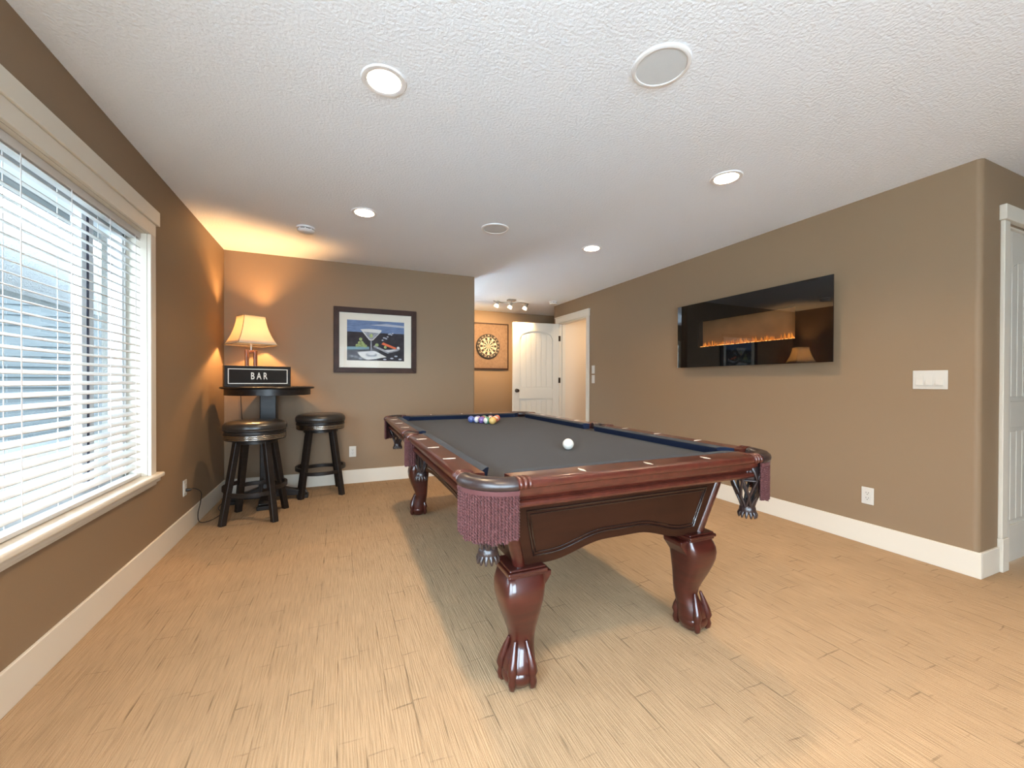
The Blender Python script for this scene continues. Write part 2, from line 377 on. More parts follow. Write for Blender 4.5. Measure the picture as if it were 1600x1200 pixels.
for y0, y1, z0, z1 in ((WY0, WY0+.05, WZ0, WZ1), (WY1-.05, WY1, WZ0, WZ1), (WY0, WY1, WZ0, WZ0+.05), (WY0, WY1, WZ1-.05, WZ1)):
    MB().box(GX-.035, GX+.03, y0, y1, z0, z1).build('frame', VINYL, w, bevel=.004)
for yc in (2.72, 1.81):
    MB().box(GX-.03, GX+.012, yc-.055, yc+.055, WZ0+.05, WZ1-.05).build('stile', VINYL, w, bevel=.004)
    MB().box(GX+.012, GX+.016, yc-.012, yc+.002, WZ0+.05, WZ1-.05).build('gasket', GASKET, w)
for y0, y1 in ((WY0+.05, 1.755), (1.865, 2.665), (2.775, WY1-.05)):
    MB().box(GX-.008, GX-.004, y0, y1, WZ0+.05, WZ1-.05).build('pane', GLASS, w)
# jamb liners inside the wall opening
jl = MB().box(-.16, 0, WY1-.001, WY1+.0, WZ0, WZ1).box(-.16, 0, WY0, WY0+.001, WZ0, WZ1).box(-.16, 0, WY0, WY1, WZ1-.001, WZ1)
jl.build('jamb', TRIM, w)

# ---------------------------------------------------------------- blinds
bl = thing('window_blind', 'white horizontal slat blind hanging in the window', 'blind', (XL-.050, (WY0+WY1)/2, .60), 0)
half = (WY1-WY0)/2-.012
ns = 31; z0, pitch = .035, .0446
slat = MB()
prof = [(-.025, -.0012), (-.012, .0012), (0, .002), (.012, .0012), (.025, -.0012), (.025, -.0040), (.012, -.0016), (0, -.0008), (-.012, -.0016), (-.025, -.0040)]
ta = R(19)
pr = [(a*math.cos(ta)+c*math.sin(ta), -a*math.sin(ta)+c*math.cos(ta)) for a, c in prof]
slat.prism(pr, 'y', -half, half)
# prism on y takes (x,z) pairs
sm = slat.mesh('slat', BLIND, smooth=40)
for i in range(ns):
    obj('slat', sm, bl, loc=(0, 0, z0+i*pitch))
MB().box(-.026, .026, -half, half, -.030, -.012).build('bottom_rail', BLIND, bl, bevel=.003)
MB().box(-.030, .026, -half, half, 1.372, 1.408).build('head_rail', BLIND, bl, bevel=.003)
cx_, sz_ = .0245*math.cos(ta), .0245*math.sin(ta)
yc0 = (WY0+WY1)/2
for yy in (2.086, 2.397, 2.721, 3.00, 1.80, 1.55):
    mb = MB()
    mb.box(cx_, cx_+.0015, yy-yc0-.0022, yy-yc0+.0022, -.02, 1.375).box(-cx_-.0015, -cx_, yy-yc0-.0022, yy-yc0+.0022, -.02, 1.375)
    mb.build('ladder_cord', CORD, bl)

# ---------------------------------------------------------------- outside the window
tag(MB().box(-6.5, XL-.16, -7, 1.3, -.25, -.10).box(XL-.16, 5, -7, YREAR-.14, -.25, -.10).build('bounce_slab', BOUNCESLAB), 'added pale slab outside the patio door, bouncing daylight to the ceiling', 'ground', kind='structure')  # unseen slab, kept pale to throw sky light up at the ceiling
tag(MB().box(-12, XL-.16, 1.3, 26, -.25, -.12).box(-12, -6.5, -9, 1.3, -.25, -.12).build('yard_ground', GRAVEL), 'grey gravel yard outside the window', 'ground', kind='structure')
tag(MB().box(-2.85, -2.6, 1.2, 7.2, 1.90, 2.55).build('stucco_beam', STUCCO), 'pale stucco beam of the porch outside the window', 'beam', kind='structure')
sf = thing('porch_soffit', 'grey board soffit of the porch outside the window', 'soffit', (0, 0, 2.56), kind='structure')
for k in range(4, 12):
    MB().box(-2.85+k*.141, -2.85+k*.141+.135, 1.2, 7.2, 0, .03).build('board', SOFFIT, sf)
fe = thing('neighbour_house', 'grey sided house across the yard outside the window', 'house', (-12, 6, -.12), kind='structure')
for k in range(15):
    MB().prism([(-.02, k*.295), (.045, k*.295), (.015, k*.295+.30), (-.02, k*.295+.30)], 'y', -16, 22).build('siding_board', FENCE, fe)
gh = thing('garden_shed', 'grey sided shed wall at the end of the yard outside the window', 'shed', (-6.5, 12, -.12), kind='structure')
for k in range(16):
    MB().prism([(0, k*.22), (-.035, k*.22), (-.012, k*.22+.225), (0, k*.22+.225)], 'x', -5.4, 4.8).build('siding_board', FENCE, gh)
tag(MB().box(-1.76, XL-.16, 4.30, 7.2, -.12, 2.56).build('wall_porch', SIDESTUCCO), 'stucco side wall of the porch outside the window', 'wall', kind='structure')

# ---------------------------------------------------------------- hall window; patio door and rear window added behind the viewer
w2 = thing('window_2', 'hall window with brown trim', 'window', (0, YF, 0), kind='structure')
for q in ((FX0-.08, FX0, FZ0-.08, FZ1+.08), (FX1, FX1+.08, FZ0-.08, FZ1+.08), (FX0, FX1, FZ1, FZ1+.08), (FX0, FX1, FZ0-.08, FZ0)):
    MB().box(q[0], q[1], -.02, 0, q[2], q[3]).build('casing', TRIM, w2)
MB().box(FX0, FX1, .06, .065, FZ0, FZ1).build('pane', GLASS, w2)
w3 = thing('added_patio_door', 'wide glazed patio door added behind the viewer to brighten the room', 'window', (XL, 0, 0), kind='structure')  # added glazing, lets fill daylight in from the left
for q in ((PY0, PY0+.07), (-.94, -.86), (PY1-.07, PY1)):
    MB().box(-.13, -.06, q[0], q[1], 0, PZ).build('frame', VINYL, w3)
MB().box(-.13, -.06, PY0, PY1, PZ-.07, PZ).box(-.13, -.06, PY0, PY1, 0, .05).build('frame', VINYL, w3)
for q in ((PY0+.07, -.94), (-.86, PY1-.07)):
    MB().box(-.10, -.095, q[0], q[1], .05, PZ-.07).build('pane', GLASS, w3)
for q in ((PY0-.08, PY0, 0, PZ), (PY1, PY1+.08, 0, PZ), (PY0-.08, PY1+.08, PZ, PZ+.09)):
    MB().box(0, .018, q[0], q[1], q[2], q[3]).build('casing', TRIM, w3)

w4 = thing('added_rear_window', 'wide window added in the wall behind the viewer to brighten the room', 'window', (0, YREAR, 0), kind='structure')  # added glazing, lifts the ceiling and far walls with sky light
for q in ((RX0-.08, RX0, RZ0-.08, RZ1+.08), (RX1, RX1+.08, RZ0-.08, RZ1+.08), (RX0, RX1, RZ1, RZ1+.08), (RX0, RX1, RZ0-.08, RZ0)):
    MB().box(q[0], q[1], 0, .018, q[2], q[3]).build('casing', TRIM, w4)
for q in ((RX0, RX0+.05), (.12, .18), (RX1-.05, RX1)):
    MB().box(q[0], q[1], -.12, -.06, RZ0, RZ1).build('frame', VINYL, w4)
MB().box(RX0, RX1, -.09, -.085, RZ0, RZ1).build('pane', GLASS, w4)

# ---------------------------------------------------------------- doors
def door_slab(parent, wd, ht, th=.036):
    """door built along local +x from the hinge, faces at y=0..th"""
    st = .115
    def bx(n, x0, x1, z0, z1): MB().box(x0, x1, 0, th, z0, z1).build(n, DOORW, parent, bevel=.002)
    bx('stile', 0, st, .012, ht); bx('stile', wd-st, wd, .012, ht)
    zb, zm0, zm1, zs, zp = .24, .86, 1.02, ht-.27, ht-.135       # bottom rail, lock rail, arch spring, arch peak
    bx('rail', st, wd-st, .012, zb); bx('rail', st, wd-st, zm0, zm1)
    n = 14; xa, xb = st, wd-st; cxx = (xa+xb)/2; hwid = (xb-xa)/2
    def za(x): u = (x-cxx)/hwid; return zs+(zp-zs)*math.sqrt(max(0, 1-u*u*.92))-(zp-zs)*math.sqrt(.08)*(abs(u) > .999)
    top = [(xa+(xb-xa)*i/n, za(xa+(xb-xa)*i/n)) for i in range(n+1)]
    MB().prism(top+[(xb, ht), (xa, ht)], 'y', 0, th).build('rail', DOORW, parent)
    k = 6; pw = (xb-xa-.05)/k
    for z0, z1, arch in ((zb, zm0, False), (zm1, zs, True)):
        # recessed ground
        pl = [(xa, z0), (xb, z0)] + ([p for p in reversed(top)] if arch else [(xb, z1), (xa, z1)])
        MB().prism(pl, 'y', .012, th-.012).build('panel_ground', DOORW, parent)
        for i in range(k):
            a = xa+.025+i*pw+.003; c = a+pw-.006
            if arch: p2 = [(a, z0+.03), (c, z0+.03), (c, za(c)-.03), ((a+c)/2, za((a+c)/2)-.03), (a, za(a)-.03)]
            else: p2 = [(a, z0+.03), (c, z0+.03), (c, z1-.03), (a, z1-.03)]
            MB().prism(p2, 'y', .006, th-.006).build('plank', DOORW, parent, bevel=.003)
def hinge(parent, x, y, z, h=.09):
    MB().box(x-.018, x+.018, y-.003, y, z-h/2, z+h/2).cyl((x, y-.006, z-h/2), (x, y-.006, z+h/2), .006, 10).build('hinge', BRONZE, parent)

# far door, standing open into the room
d1 = thing('door_1', 'white paneled door standing open beside the dartboard', 'door', (XR-.015, DY1-.008, 0), R(180-7), kind='structure')
# local +x points to -X world when rotated; faces: viewer side is local +y
door_slab(d1, .81, 2.105)
for zz in (1.86, 1.16, .30): hinge(d1, -.004, .040, zz)
kb = MB()
kb.lathe([(0, 0), (.032, 0), (.032, .006), (.014, .012), (.012, .035), (.020, .042), (.028, .055), (.026, .068), (.014, .075), (0, .076)], 24)
kb.xf(Matrix.Translation((.81-.065, .036, .99)) @ Matrix.Rotation(R(-90), 4, 'X')).build('knob', BRONZE, d1, smooth=40)
kb = MB().lathe([(0, 0), (.032, 0), (.032, .006), (.014, .012), (.012, .035), (.020, .042), (.028, .055), (.026, .068), (.014, .075), (0, .076)], 24)
kb.xf(Matrix.Translation((.81-.065, 0, .99)) @ Matrix.Rotation(R(90), 4, 'X')).build('knob', BRONZE, d1, smooth=40)
t1 = thing('trim_1', 'cream door casing with crown header around the open doorway', 'trim', (XR, 0, 0), kind='structure')
MB().box(-.018, 0, DY0-.070, DY0, 0, DZ).build('casing', TRIM, t1, bevel=.003)
MB().box(-.018, 0, DY1, DY1+.070, 0, DZ).build('casing', TRIM, t1, bevel=.003)
MB().box(-.024, 0, DY0-.078, DY1+.085, DZ, DZ+.085).build('header', TRIM, t1, bevel=.003)
MB().box(-.034, 0, DY0-.088, DY1+.095, DZ+.085, DZ+.105).build('header_cap', TRIM, t1, bevel=.004)
MB().box(0, .12, DY0, DY0+.012, 0, DZ).build('jamb', TRIM, t1)
MB().box(0, .12, DY1-.012, DY1, 0, DZ).build('jamb', TRIM, t1)
MB().box(0, .12, DY0, DY1, DZ-.012, DZ).build('jamb', TRIM, t1)
MB().box(.05, .09, DY1-.026, DY1-.012, 0, DZ).build('door_stop', TRIM, t1)

# near door at the right edge, closed
d2 = thing('door_2', 'closed white paneled door around the wall corner', 'door', (NX0+.015, YD+.012, 0), 0, kind='structure')
door_slab(d2, .80, 2.085)
for zz in (1.823, 1.053, .275): hinge(d2, .006, -.002, zz, .095)
t2 = thing('trim_2', 'cream casing with plinth block around the closed door', 'trim', (0, YD, 0), kind='structure')
MB().box(NX0-.078, NX0-.006, -.020, 0, .20, NZ+.012).build('casing', TRIM, t2, bevel=.003)
MB().box(NX0-.084, NX0+.0, -.026, 0, 0, .20).build('plinth_block', TRIM, t2, bevel=.003)
MB().box(NX1+.006, NX1+.078, -.020, 0, 0, NZ+.012).build('casing', TRIM, t2, bevel=.003)
MB().box(NX0-.098, NX1+.098, -.032, 0, NZ+.012, NZ+.102).build('header', TRIM, t2, bevel=.003)
MB().box(NX0-.006, NX0+.012, 0, .12, 0, NZ).build('jamb', TRIM, t2)
MB().box(NX1-.012, NX1+.006, 0, .12, 0, NZ).build('jamb', TRIM, t2)
MB().box(NX0+.012, NX1-.012, 0, .12, NZ-.012, NZ).build('jamb', TRIM, t2)

def text_mesh(body, size, mat_, extrude=.001, offset=0.0):
    cu = bpy.data.curves.new('lettering', 'FONT'); cu.body = body; cu.size = size; cu.align_x = 'CENTER'; cu.align_y = 'CENTER'; cu.extrude = extrude; cu.offset = offset; cu.resolution_u = 3
    t = bpy.data.objects.new('lettering', cu); COL.objects.link(t)
    me = bpy.data.meshes.new_from_object(t.evaluated_get(bpy.context.evaluated_depsgraph_get()))
    bpy.data.objects.remove(t); bpy.data.curves.remove(cu)
    me.materials.clear(); me.materials.append(mat_); return me

# ================================================================== CEILING FIXTURES
def downlight(x, y, label):
    t = thing('recessed_downlight', label, 'downlight', (x, y, HC), 0, 'recessed ceiling downlights')
    MB().lathe([(.070, .002), (.070, -.004), (.078, -.007), (.092, -.006), (.0965, 0), (.0965, .001), (.070, .002)], 40).build('trim_ring', WHITE, t, smooth=40)
    MB().lathe([(.071, .0), (.069, .02), (.060, .055), (.052, .075)], 40).build('baffle', WHITE, t, smooth=60)
    MB().lathe([(0, .066), (.03, .064), (.048, .068), (.053, .076)], 32).build('lens', BULB, t, smooth=60)
    area_light('downlight_glow', (0, 0, .050), (0, 0, 0), .085, DOWNLIGHT_W, WARM, parent=t)
for (x, y), lb in {
    (DOWN_X[0], DOWN_Y[2]): 'lit recessed downlight nearest the window, at the top of the picture',
    (DOWN_X[0], DOWN_Y[3]): 'lit recessed downlight beside the smoke detector',
    (DOWN_X[1], DOWN_Y[2]): 'lit recessed downlight nearest the fireplace wall',
    (DOWN_X[1], DOWN_Y[3]): 'lit recessed downlight above the far end of the fireplace wall',
    (DOWN_X[0], DOWN_Y[1]): 'recessed downlight on the window side above the viewer',
    (DOWN_X[1], DOWN_Y[1]): 'recessed downlight on the fireplace side above the viewer',
    (DOWN_X[0], DOWN_Y[0]): 'recessed downlight on the window side behind the viewer',
    (DOWN_X[1], DOWN_Y[0]): 'recessed downlight on the fireplace side behind the viewer'}.items():
    downlight(x, y, lb)
def speaker(x, y, r, label):
    t = thing('ceiling_speaker', label, 'speaker', (x, y, HC), 0, 'round ceiling speakers')
    MB().lathe([(r*.84, -.001), (r*.85, -.008), (r*.92, -.0095), (r*.98, -.006), (r, 0), (r*.9, .001)], 48).build('rim', WHITE, t, smooth=40)
    MB().lathe([(0, -.0055), (r*.6, -.0055), (r*.85, -.005)], 48).build('grille', GRILLE, t, smooth=60)
speaker(1.222, 1.300, .118, 'large round white ceiling speaker nearest the viewer')
speaker(1.222, 3.229, .118, 'round white ceiling speaker over the middle of the room')
def detector(x, y, label):
    t = thing('smoke_detector', label, 'smoke detector', (x, y, HC), 0)
    MB().lathe([(0, 0), (.072, 0), (.072, -.010), (.066, -.014), (0, -.014)], 32).build('mounting_plate', WHITE, t, smooth=40)
    MB().lathe([(.058, -.014), (.060, -.020), (.060, -.023), (.057, -.024)], 32).build('vent_gap', DARKSLOT, t, smooth=40)
    MB().lathe([(.066, -.022), (.067, -.028), (.060, -.038), (.040, -.044), (0, -.045)], 32).build('cover', WHITE, t, smooth=40)
    for k in range(8):
        a = k*PI/4; MB().box(-.004, .004, .057, .065, -.024, -.013).xf(Matrix.Rotation(a, 4, 'Z')).build('rib', WHITE, t)
detector(-.26, 3.86, 'white smoke detector on the ceiling near the pub table')
detector(3.21, 5.80, 'white smoke detector on the ceiling by the open door')

# track light in the hall
tl = thing('track_light', 'brushed steel track light with three lit glass heads', 'track light', (2.52, 5.92, HC))
MB().box(-.065, .065, -.045, .045, -.022, 0).build('canopy', STEEL, tl, bevel=.004)
path = [(-.30+.6*i/24, .05*math.sin(2*PI*i/24), -.048) for i in range(25)]
MB().tube(path, .010, 8).build('bar', STEEL, tl, smooth=60)
MB().cyl((0, 0, -.022), (0, 0, -.048), .010, 10).build('bar_mount', STEEL, tl, smooth=60)
for k, (xx, yy) in enumerate(((-.24, -.030), (0, 0), (.26, -.0))):
    M = Matrix.Translation((xx, yy, -.075)) @ Matrix.Rotation(R(24), 4, 'Y') @ Matrix.Rotation(R(14), 4, 'X')
    hd = MB().lathe([(0, .030), (.018, .028), (.024, .012), (.026, -.025), (.020, -.030)], 20).xf(M).build('spot_head', STEEL, tl, smooth=50)
    MB().cyl((xx, yy, -.040), (xx, yy, -.055), .006, 8).build('stem', STEEL, hd, smooth=60)
    MB().lathe([(.020, -.026), (.030, -.036), (.036, -.068), (.030, -.072), (0, -.060)], 20).xf(M).build('glass_shade', SPOTGLASS, hd, smooth=50)
    d = bpy.data.lights.new('track_spot', 'SPOT'); d.energy = 50; d.color = (1.0, .66, .34); d.spot_size = R(130); d.spot_blend = .7; d.shadow_soft_size = .03
    s = bpy.data.objects.new('track_spot', d); COL.objects.link(s); s.parent = tl; s.location = (xx-.02, yy-.01, -.17); s.rotation_euler = (R(48), 0, R(12))
# closet light beyond the doorway
cl = thing('closet_light', 'small lit ceiling light in the closet beyond the doorway', 'ceiling light', (4.05, 5.2, HC))
MB().lathe([(0, 0), (.09, 0), (.09, -.012), (.0, -.012)], 32).build('base', WHITE, cl, smooth=40)
MB().lathe([(.085, -.012), (.08, -.04), (.05, -.065), (0, -.072)], 32).build('dome', SPOTGLASS, cl, smooth=60)
area_light('closet_glow', (0, 0, -.08), (0, 0, 0), .12, 8, (1, .76, .50), parent=cl)

# ================================================================== SWITCHES AND OUTLETS
def outlet(label, M, slots=True):
    t = thing('wall_outlet', label, 'outlet', (0, 0, 0)); t.matrix_world = M      # local: x along wall, y out of wall, z up
    MB().box(-.036, .036, 0, .006, -.059, .059).build('cover_plate', PLASTIC, t, bevel=.003)
    MB().box(-.017, .017, .006, .0085, -.034, .034).build('receptacle', PLASTIC, t, bevel=.002)
    for z in (-.018, .018):
        MB().box(-.0085, -.0060, .0085, .0092, z, z+.009).box(.0060, .0085, .0085, .0092, z, z+.009).box(-.0025, .0025, .0085, .0092, z-.010, z-.005).build('slot', DARKSLOT, t)
    return t
def frame_at(p, out):   # wall frame: y axis = out
    y = Vector(out); z = Vector((0, 0, 1)); x = y.cross(z)
    return Matrix(((x.x, y.x, 0, p[0]), (x.y, y.y, 0, p[1]), (0, 0, 1, p[2]), (0, 0, 0, 1)))
outlet('white wall outlet below the window end with a black cord plugged in', frame_at((XL, 3.70, .342), (1, 0, 0)))
outlet('white wall outlet under the framed picture', frame_at((.14, YB, .353), (0, -1, 0)))
outlet('white wall outlet below the triple light switch', frame_at((XR, 1.622, .341), (-1, 0, 0)))
sw = thing('light_switch', 'wide white plate with three rocker switches', 'light switch'); sw.matrix_world = frame_at((XR, 1.302, 1.155), (-1, 0, 0))
MB().box(-.082, .082, 0, .006, -.059, .059).build('cover_plate', PLASTIC, sw, bevel=.003)
for k in (-1, 0, 1):
    MB().prism([(.006, -.034), (.0145, -.034), (.0085, 0), (.0065, .034), (.006, .034)], 'x', k*.047-.0165, k*.047+.0165).build('rocker', PLASTIC, sw, bevel=.001)
for z, lb in ((1.315, 'small white switch plate by the far doorway, upper of two'), (1.175, 'small white switch plate by the far doorway, lower of two')):
    s = thing('switch_plate', lb, 'light switch', group='switch plates by the doorway'); s.matrix_world = frame_at((XR, 4.965, z), (-1, 0, 0))
    MB().box(-.036, .036, 0, .006, -.059, .059).build('cover_plate', PLASTIC, s, bevel=.003)
    MB().box(-.016, .016, .006, .011, -.032, .032).build('rocker', PLASTIC, s, bevel=.002)

# ================================================================== ELECTRIC FIREPLACE
fp = thing('electric_fireplace', 'wide black glass electric fireplace with a line of orange flame', 'fireplace', (XR, 0, 1.6))
fy0, fy1, fz0, fz1 = 1.80, 3.28, -.312, .332      # glass front, relative to z 1.6
iy0, iy1, iz0, iz1 = 2.07, 3.01, -.112, .138      # flame window
XF = -.088
fb = MB()
fb.box(-.080, 0, fy0+.05, iy0-.01, fz0+.05, fz1-.05).box(-.080, 0, iy1+.01, fy1-.05, fz0+.05, fz1-.05).box(-.080, 0, iy0-.01, iy1+.01, fz0+.05, iz0-.02).box(-.080, 0, iy0-.01, iy1+.01, iz1+.02, fz1-.05).box(-.012, 0, iy0-.01, iy1+.01, iz0-.02, iz1+.02)
fb.build('housing', mat('black_metal_housing', (.012, .012, .012), .5), fp)
fg = MB().box(XF, -.080, fy0, iy0, fz0, fz1).box(XF, -.080, iy1, fy1, fz0, fz1).box(XF, -.080, iy0, iy1, fz0, iz0).box(XF, -.080, iy0, iy1, iz1, fz1)
front = fg.build('black_glass_front', BLACKGLASS, fp)
MB().box(XF, -.083, iy0, iy1, iz0, iz1).build('flame_window', FIREGLASS, fp)
MB().box(-.015, -.012, iy0-.01, iy1+.01, iz0-.02, iz1+.02).build('back_panel', FIREBACK, fp)
# flames: a ragged row of tongues, with a bed of glowing glass chips
random.seed(3)
fl = MB()
n = 150
for i in range(n):
    y = iy0+.02+(iy1-iy0-.04)*(i+random.uniform(-.4, .4))/n; hgt = .012+.055*random.random()**3.0; wd = random.uniform(.003, .007)
    x = -.045+random.uniform(-.012, .012); sway = random.uniform(-.006, .006)
    fl.rings([[(x-wd*.5, y-wd, iz0), (x+wd*.5, y-wd, iz0), (x+wd*.5, y+wd, iz0), (x-wd*.5, y+wd, iz0)],
              [(x-wd*.4, y-wd*.8+sway*.4, iz0+hgt*.5), (x+wd*.4, y-wd*.8+sway*.4, iz0+hgt*.5), (x+wd*.4, y+wd*.8+sway*.4, iz0+hgt*.5), (x-wd*.4, y+wd*.8+sway*.4, iz0+hgt*.5)],
              [(x-.0004, y-.0004+sway, iz0+hgt), (x+.0004, y-.0004+sway, iz0+hgt), (x+.0004, y+.0004+sway, iz0+hgt), (x-.0004, y+.0004+sway, iz0+hgt)]])
fl.build('flame_row', FLAME, fp, kind='stuff')
em = MB()
for i in range(170):
    y = iy0+.01+(iy1-iy0-.02)*i/169; s = random.uniform(.003, .0055); x = -.055+random.uniform(-.02, .02)
    em.sphere((x, y, iz0-.001+s*.6), s, 6, 4)
em.build('ember_chips', EMBER, fp, kind='stuff')

# ================================================================== PICTURE
pf = thing('framed_picture', 'dark framed still-life print of a martini glass with cream mat', 'picture', (.389, YB, 1.592))
W2, H2 = .445, .362; fw = .058
def mitre(mb, w, h, fw, d0, d1, name, m, parent, bev):
    for k in range(4):
        a = [(-w, -h), (w, -h), (w-fw, -h+fw), (-w+fw, -h+fw)]
        if k == 1: a = [(w, -h), (w, h), (w-fw, h-fw), (w-fw, -h+fw)]
        if k == 2: a = [(w, h), (-w, h), (-w+fw, h-fw), (w-fw, h-fw)]
        if k == 3: a = [(-w, h), (-w, -h), (-w+fw, -h+fw), (-w+fw, h-fw)]
        MB().prism(a, 'y', d0, d1).build(name, m, parent, bevel=bev)
mitre(None, W2, H2, fw, -.028, -.002, 'frame_moulding', FRAMEW, pf, .004)
mitre(None, W2-fw, H2-fw, .079, -.010, -.006, 'mat_board', MATB, pf, 0)
aw, ah = W2-fw-.079, H2-fw-.079
BLUEB = mat('print_blue', (.13, .19, .33), .8, var=.25, vscale=14, vstretch=(1, 1, 5)); DARKB = mat('print_charcoal', (.028, .024, .030), .8, var=.4, vscale=18)
TEALB = mat('print_teal', (.12, .22, .26), .8); PALE = mat('print_white', (.62, .62, .60), .8); GREENB = mat('print_green', (.33, .40, .16), .8, var=.4, vscale=40)
REDB = mat('print_red', (.62, .13, .05), .8); GREYB = mat('print_grey', (.26, .27, .30), .8, var=.4, vscale=30)
MB().box(-aw-.004, aw+.004, -.007, -.004, -ah-.004, ah+.004).build('print', DARKB, pf)
pr_ = MB()
def flat(poly, mi, lay): pr_.prism([(x*aw, z*ah) for x, z in poly], 'y', -.0072-lay*.0003, -.007, mi)
def ell(cx, cz, rx, rz, n=20): return [(cx+rx*math.cos(2*PI*i/n), cz+rz*math.sin(2*PI*i/n)) for i in range(n)]
flat([(-1, .42), (1, .40), (1, 1), (-1, 1)], 0, 0)                                   # blue upper band
flat([(-.25, .78), (.35, .88), (1, .82), (1, .72), (.3, .76)], 6, 1)
flat([(-1, -.48), (-.25, -.42), (-.25, -.30), (-1, -.32)], 1, 1)                     # teal shelf
flat([(-.66, -.58), (-.05, -.50), (.36, -.80), (-.30, -.97), (-.52, -.84)], 2, 1)     # paper napkin
flat(ell(-.17, -.70, .20, .11), 5, 2)
flat([(-.55, .55), (.19, .50), (-.12, .02), (-.24, .02)], 2, 3)                      # glass bowl
flat([(-.44, .44), (.10, .40), (-.13, .06), (-.23, .06)], 5, 4)
flat(ell(-.18, .53, .37, .06), 2, 4)
flat([(-.205, .02), (-.155, .02), (-.165, -.62), (-.195, -.62)], 5, 3)
flat(ell(-.17, -.66, .14, .06), 2, 3)
flat(ell(-.18, .25, .06, .10), 3, 5)
for cx, cz in ((-.66, -.26), (-.58, -.22), (-.50, -.26), (-.44, -.20), (-.58, -.12), (-.50, -.10), (-.54, .06), (-.38, -.27)):
    flat(ell(cx, cz, .055, .08, 12), 3, 2)
flat([(-.12, -.30), (.40, -.62), (.80, -.46), (.86, -.34), (.30, -.44), (-.05, -.22)], 5, 2)     # dish
flat([(-.02, -.30), (.42, -.54), (.74, -.42), (.30, -.46)], 2, 3)
flat([(.18, -.16), (.24, -.06), (.72, -.32), (.68, -.40)], 4, 4)                     # red stick
flat(ell(.02, -.20, .06, .08, 12), 3, 4); flat(ell(.32, -.30, .05, .07, 12), 3, 4); flat(ell(.78, -.32, .05, .07, 12), 2, 4)
for i in range(9):                                                                    # curl of smoke
    x = .22+.045*i; z = .05+.05*i+.07*math.sin(i*1.5)
    flat(ell(x, z, .035, .035, 8), 6, 2)
for cx, cz in ((-.85, -.78), (-.7, -.82), (-.55, -.9), (.55, -.86), (.7, -.75), (.85, -.9), (.3, -.92)):
    flat(ell(cx, cz, .06, .04, 10), 6, 2)
pr_.build('print_shapes', [BLUEB, TEALB, PALE, GREENB, REDB, GREYB, mat('print_light_grey', (.40, .42, .48), .8)], pf)
MB().box(-W2+fw, W2-fw, -.0135, -.012, -H2+fw, H2-fw).build('picture_glass', PICGLASS, pf)

# ================================================================== DARTBOARD
db = thing('dartboard', 'dartboard with cream and dark segments on a square brown backboard', 'dartboard', (2.524, YF-.001, 1.785))
MB().box(-.36, .395, -.022, 0, -.40, .41).build('backboard', BOARDFELT, db, bevel=.003)
for q in ((-.375, .41, -.425, -.40), (-.375, .41, .41, .43)):
    MB().box(q[0], q[1], -.040, 0, q[2], q[3]).build('backboard_edge', FRAMEW, db, bevel=.003)
for q in ((-.375, -.36), (.395, .41)):
    MB().box(q[0], q[1], -.040, 0, -.40, .41).build('backboard_edge', FRAMEW, db, bevel=.003)
dk = MB().lathe([(0, 0), (.222, 0), (.2255, .006), (.2255, .030), (.220, .036), (0, .036)], 60).xf(Matrix.Translation((0, -.022, 0)) @ Matrix.Rotation(R(90), 4, 'X'))
disc = dk.build('sisal_board', DARTBLACK, db, smooth=40)
sg = MB()
def ringseg(r0, r1, a0, a1, mi, y):
    k = 4; vs = []
    for i in range(k+1):
        a = a0+(a1-a0)*i/k; vs += [(r0*math.cos(a), y, r0*math.sin(a)), (r1*math.cos(a), y, r1*math.sin(a))]
    sg.add(vs, [(2*i, 2*i+1, 2*i+3, 2*i+2) for i in range(k)], mi)
for k in range(20):
    a0 = 2*PI*(k-.5)/20+PI/2; a1 = a0+2*PI/20; m0 = 0 if k % 2 else 1
    ringseg(.016, .099, a0, a1, m0, -.0585); ringseg(.099, .107, a0, a1, 1-m0, -.0586)
    ringseg(.107, .162, a0, a1, m0, -.0585); ringseg(.162, .170, a0, a1, 1-m0, -.0586)
ringseg(.006, .016, 0, 2*PI, 1, -.0586)
sg.build('segments', [DARTBLACK, DARTCREAM], db)
order = [20, 1, 18, 4, 13, 6, 10, 15, 2, 17, 3, 19, 7, 16, 8, 11, 14, 9, 12, 5]
for k, nmb in enumerate(order):
    a = PI/2-2*PI*k/20
    o = obj('number', text_mesh(str(nmb), .040, DARTCREAM), db, loc=(.196*math.cos(a), -.0592, .196*math.sin(a)), rot=(R(90), 0, 0))

# ================================================================== PUB TABLE, SIGN, LAMP
PTX, PTY = -.610, 4.435
pt = thing('pub_table', 'round black bar-height pub table in the corner', 'table', (PTX, PTY, 0))
MB().lathe([(0, 1.062), (.372, 1.062), (.382, 1.066), (.386, 1.073), (.382, 1.080), (.372, 1.083), (0, 1.083)], 64).build('table_top', BLACKWOOD, pt, smooth=40)
MB().lathe([(.30, 1.005), (.352, 1.005), (.352, 1.062), (.30, 1.062)], 64, closed=True).build('apron', BLACKWOOD, pt, smooth=40)
MB().box(-.068, .068, -.068, .068, .09, 1.05).build('column', BLACKWOOD, pt, bevel=.008)
for sx, sy in ((1, 0), (-1, 0), (0, -1), (0, 1)):
    M = Matrix.Rotation(math.atan2(sy, sx), 4, 'Z')
    MB().prism([(.0, .035), (.31, .035), (.325, .05), (.30, .075), (.18, .10), (.085, .135), (.068, .24), (0, .24)], 'y', -.042, .042).xf(M).build('foot', BLACKWOOD, pt, bevel=.006)
    MB().box(.235, .335, -.052, .052, 0, .036).xf(M).build('foot_pad', BLACKWOOD, pt, bevel=.006)

